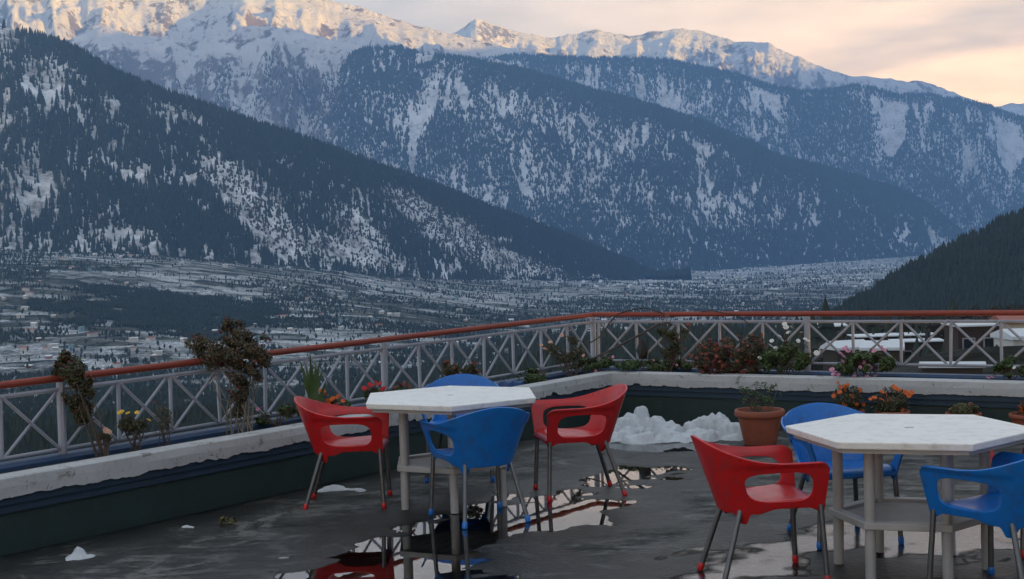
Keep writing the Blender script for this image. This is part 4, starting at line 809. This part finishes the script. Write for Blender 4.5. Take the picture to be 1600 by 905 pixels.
# sword-leaved plant
o = empty('sword_leaf_plant', bp(492), 0, 'spiky sword leaved plant against the railing behind the left red chair', 'plant'); r_ = Vector(bp(492)); rn = random.Random(5)
for k, (tx, ty) in enumerate([(466, 556), (476, 565), (484, 548), (492, 562), (500, 560), (506, 572), (470, 588), (510, 592), (497, 578)]):
    e = Vector(up(tx, ty, Y=r_.y + rn.uniform(-.1, .1))) - r_; b = Vector((rn.uniform(-.04, .04), rn.uniform(-.04, .04), -0.02)); s = Vector((0.018, 0.006, 0)); m = (b + e) / 2 + Vector((0, 0, 0.05))
    MB().add([b - s * .7, b + s * .7, m - s, m + s, e], [(0, 1, 3, 2), (2, 3, 4)]).build('leaf', M['leaf'], o)
# potted plants standing on the floor
def pot_mesh(root, r, h, o):
    MB().lathe([(0.0, 0.0), (r * 0.62, 0.0), (r * 0.66, 0.02), (r * 0.88, h * 0.80), (r * 0.90, h * 0.81), (r * 0.985, h * 0.82), (r, h * 0.84), (r, h * 0.97), (r * 0.97, h), (r * 0.9, h), (r * 0.87, h * 0.95), (r * 0.85, h * 0.88)], 36).build('pot', M['terracotta'], o, smooth=True)
    MB().lathe([(0, h * 0.9), (r * 0.5, h * 0.905), (r * 0.853, h * 0.89)], 24).build('soil', M['soil'], o, smooth=True)
def potted(label, px, py, r, h, clumps, leaf, flowers, seed, size=0.04, name='potted_plant', cat='potted plant', sl=0.5):
    x, y = fl(px, py); o = plant(name, label, cat, (x, y, 0.004), clumps, leaf, flowers, 9, seed, size, spread=r * 0.5, slender=sl)
    for c in o.children:
        if c.name.startswith('stems'): c.location.z = 0
    pot_mesh((x, y), r, h, o); return o
potted('terracotta pot with sparse green plant right of the snow pile', 1188, 694, 0.21, 0.29, [(1180, 625, 22, 14, 60), (1200, 618, 22, 14, 60), (1188, 606, 20, 10, 24), (1165, 612, 14, 10, 20), (1212, 606, 10, 8, 12)], 'leaf', (), 31, 0.035)
potted('orange marigold in a pot behind the blue chair of the right table', 1325, 676, 0.15, 0.2, [(1325, 618, 24, 18, 260), (1330, 635, 22, 14, 220)], 'leaf_dark', [('f_orange', 0.026, [(1309, 598), (1313, 605), (1321, 604), (1305, 616), (1312, 613), (1319, 609), (1325, 601), (1331, 618), (1338, 632), (1349, 632), (1320, 632), (1330, 620), (1303, 619), (1344, 610)])], 32, 0.035)
potted('orange marigold in a pot, taller, against the wall behind the right table', 1395, 678, 0.15, 0.2, [(1395, 624, 30, 20, 320), (1388, 640, 26, 12, 220)], 'leaf_dark', [('f_orange', 0.026, [(1360, 624), (1366, 622), (1378, 613), (1384, 617), (1400, 607), (1404, 610), (1396, 604), (1415, 614), (1424, 614), (1377, 625), (1390, 625), (1407, 628), (1385, 636), (1408, 640), (1384, 640), (1420, 618), (1392, 632)])], 33, 0.035)
potted('olive green rounded plant in a pot behind the right table', 1506, 682, 0.15, 0.2, [(1506, 640, 25, 11, 380)], 'leaf_olive', [('f_rust', 0.012, 10)], 34, 0.035)
potted('orange marigold in a pot at the right edge of the photo', 1606, 684, 0.15, 0.2, [(1606, 640, 16, 20, 190)], 'leaf_dark', [('f_orange', 0.026, [(1597, 629), (1600, 636), (1595, 643), (1604, 624), (1608, 634), (1599, 650), (1594, 637), (1612, 628)])], 35, 0.035)
# fallen leaves on the floor
x, y = fl(356, 822); rn = random.Random(3); mb = MB(); leaf_cloud(mb, rn, (0, 0, 0.03), (0.07, 0.05, 0.03), 40, 0.045)
o = mb.build('leaf_litter', M['leaf_olive'], None, label='small clump of wet fallen leaves on the floor near the left wall', category='leaves'); o.location = (x, y, 0.0)

# loose things on the railing
def wire(name, label, pts, off, r, mat):
    P = []
    for px, py in pts: b = bed(px, off); P.append(Vector(up(px, py, Y=b[1])))
    # smooth the path
    Q = []
    for k in range(len(P) - 1):
        a, b, c, d = P[max(k - 1, 0)], P[k], P[k + 1], P[min(k + 2, len(P) - 1)]
        for q in range(6):
            t = q / 6; Q.append(0.5 * ((2 * b) + (c - a) * t + (2 * a - 5 * b + 4 * c - d) * t * t + (3 * b - a - 3 * c + d) * t ** 3))
    Q.append(P[-1]); c = Q[0].copy(); o = MB().tube([p - c for p in Q], r, 8).build(name, M[mat], None, smooth=True, label=label, category='cable' if mat == 'black' else 'pole'); o.location = c
wire('cable', 'black cable looped over the red handrail at the corner', [(915, 540), (940, 524), (952, 505), (968, 490), (990, 484), (1010, 482), (1028, 487), (1040, 492)], 0.46, 0.007, 'black')
wire('cable', 'thin black cable drooping over the handrail right of the corner', [(1095, 487), (1115, 486), (1130, 489), (1150, 493), (1165, 502), (1172, 512)], 0.46, 0.005, 'black')
wire('pole', 'dark slanting pole leaning on the railing at the corner', [(880, 580), (940, 554), (985, 531), (1032, 505)], 0.42, 0.012, 'dark_metal')
b = bed(1003, 0.44); c = Vector(up(1004, 545, Y=b[1])); mb = MB(); k = b[1] / F
prof = [(0.0, -16 * k), (7 * k, -14 * k), (9 * k, -4 * k), (7 * k, 6 * k), (4 * k, 13 * k), (1.2 * k, 17 * k), (0.0, 18 * k)]
mb.lathe(prof, 18); mb.v = [(x + 0.012 * math.sin(z * 60 + y * 50), y * 0.6 + 0.01 * math.sin(x * 70), z + 0.01 * math.sin(x * 80)) for x, y, z in mb.v]; o = mb.build('plastic_bag', M['black'], None, smooth=True, label='crumpled black plastic bag hanging on the railing beside the slanting pole', category='bag'); o.location = c
mb = MB(); p = bed(800, 0.30); k = p[1] / F; rn = random.Random(9)
for q in range(3): mb.lathe([(0, -8 * k), (9 * k, -7 * k), (12 * k, -1 * k), (9 * k, 5 * k), (3 * k, 7 * k), (0, 7 * k)], 16, ((q - 1) * 11 * k, 0, 0.0))
mb.v = [(x + 0.012 * math.sin(y * 40 + z * 60), y * 0.7 + 0.012 * math.sin(x * 50), z + 0.008 * math.sin(x * 60)) for x, y, z in mb.v]
o = mb.build('folded_tarp', M['tarp'], None, smooth=True, label='bundled dark blue tarp on the planter behind the left table', category='tarp'); o.location = (p[0], p[1], 0.43)

# ------------------------------------------------------------------ valley haze
mh = bpy.data.materials.new('haze'); mh.use_nodes = True; nt = mh.node_tree; nt.nodes.clear(); N = graph(nt)
pv = N('ShaderNodeVolumePrincipled', Color=(0.28, 0.55, 1.0, 1), Density=6.5e-5, Anisotropy=0.0); nt.links.new(pv.outputs[0], N('ShaderNodeOutputMaterial').inputs['Volume'])
MB().box((2500, 5500, 1260), (32000, 31000, 3500)).build('haze', mh, None, kind='stuff', label='blue evening haze filling the valley', category='haze')
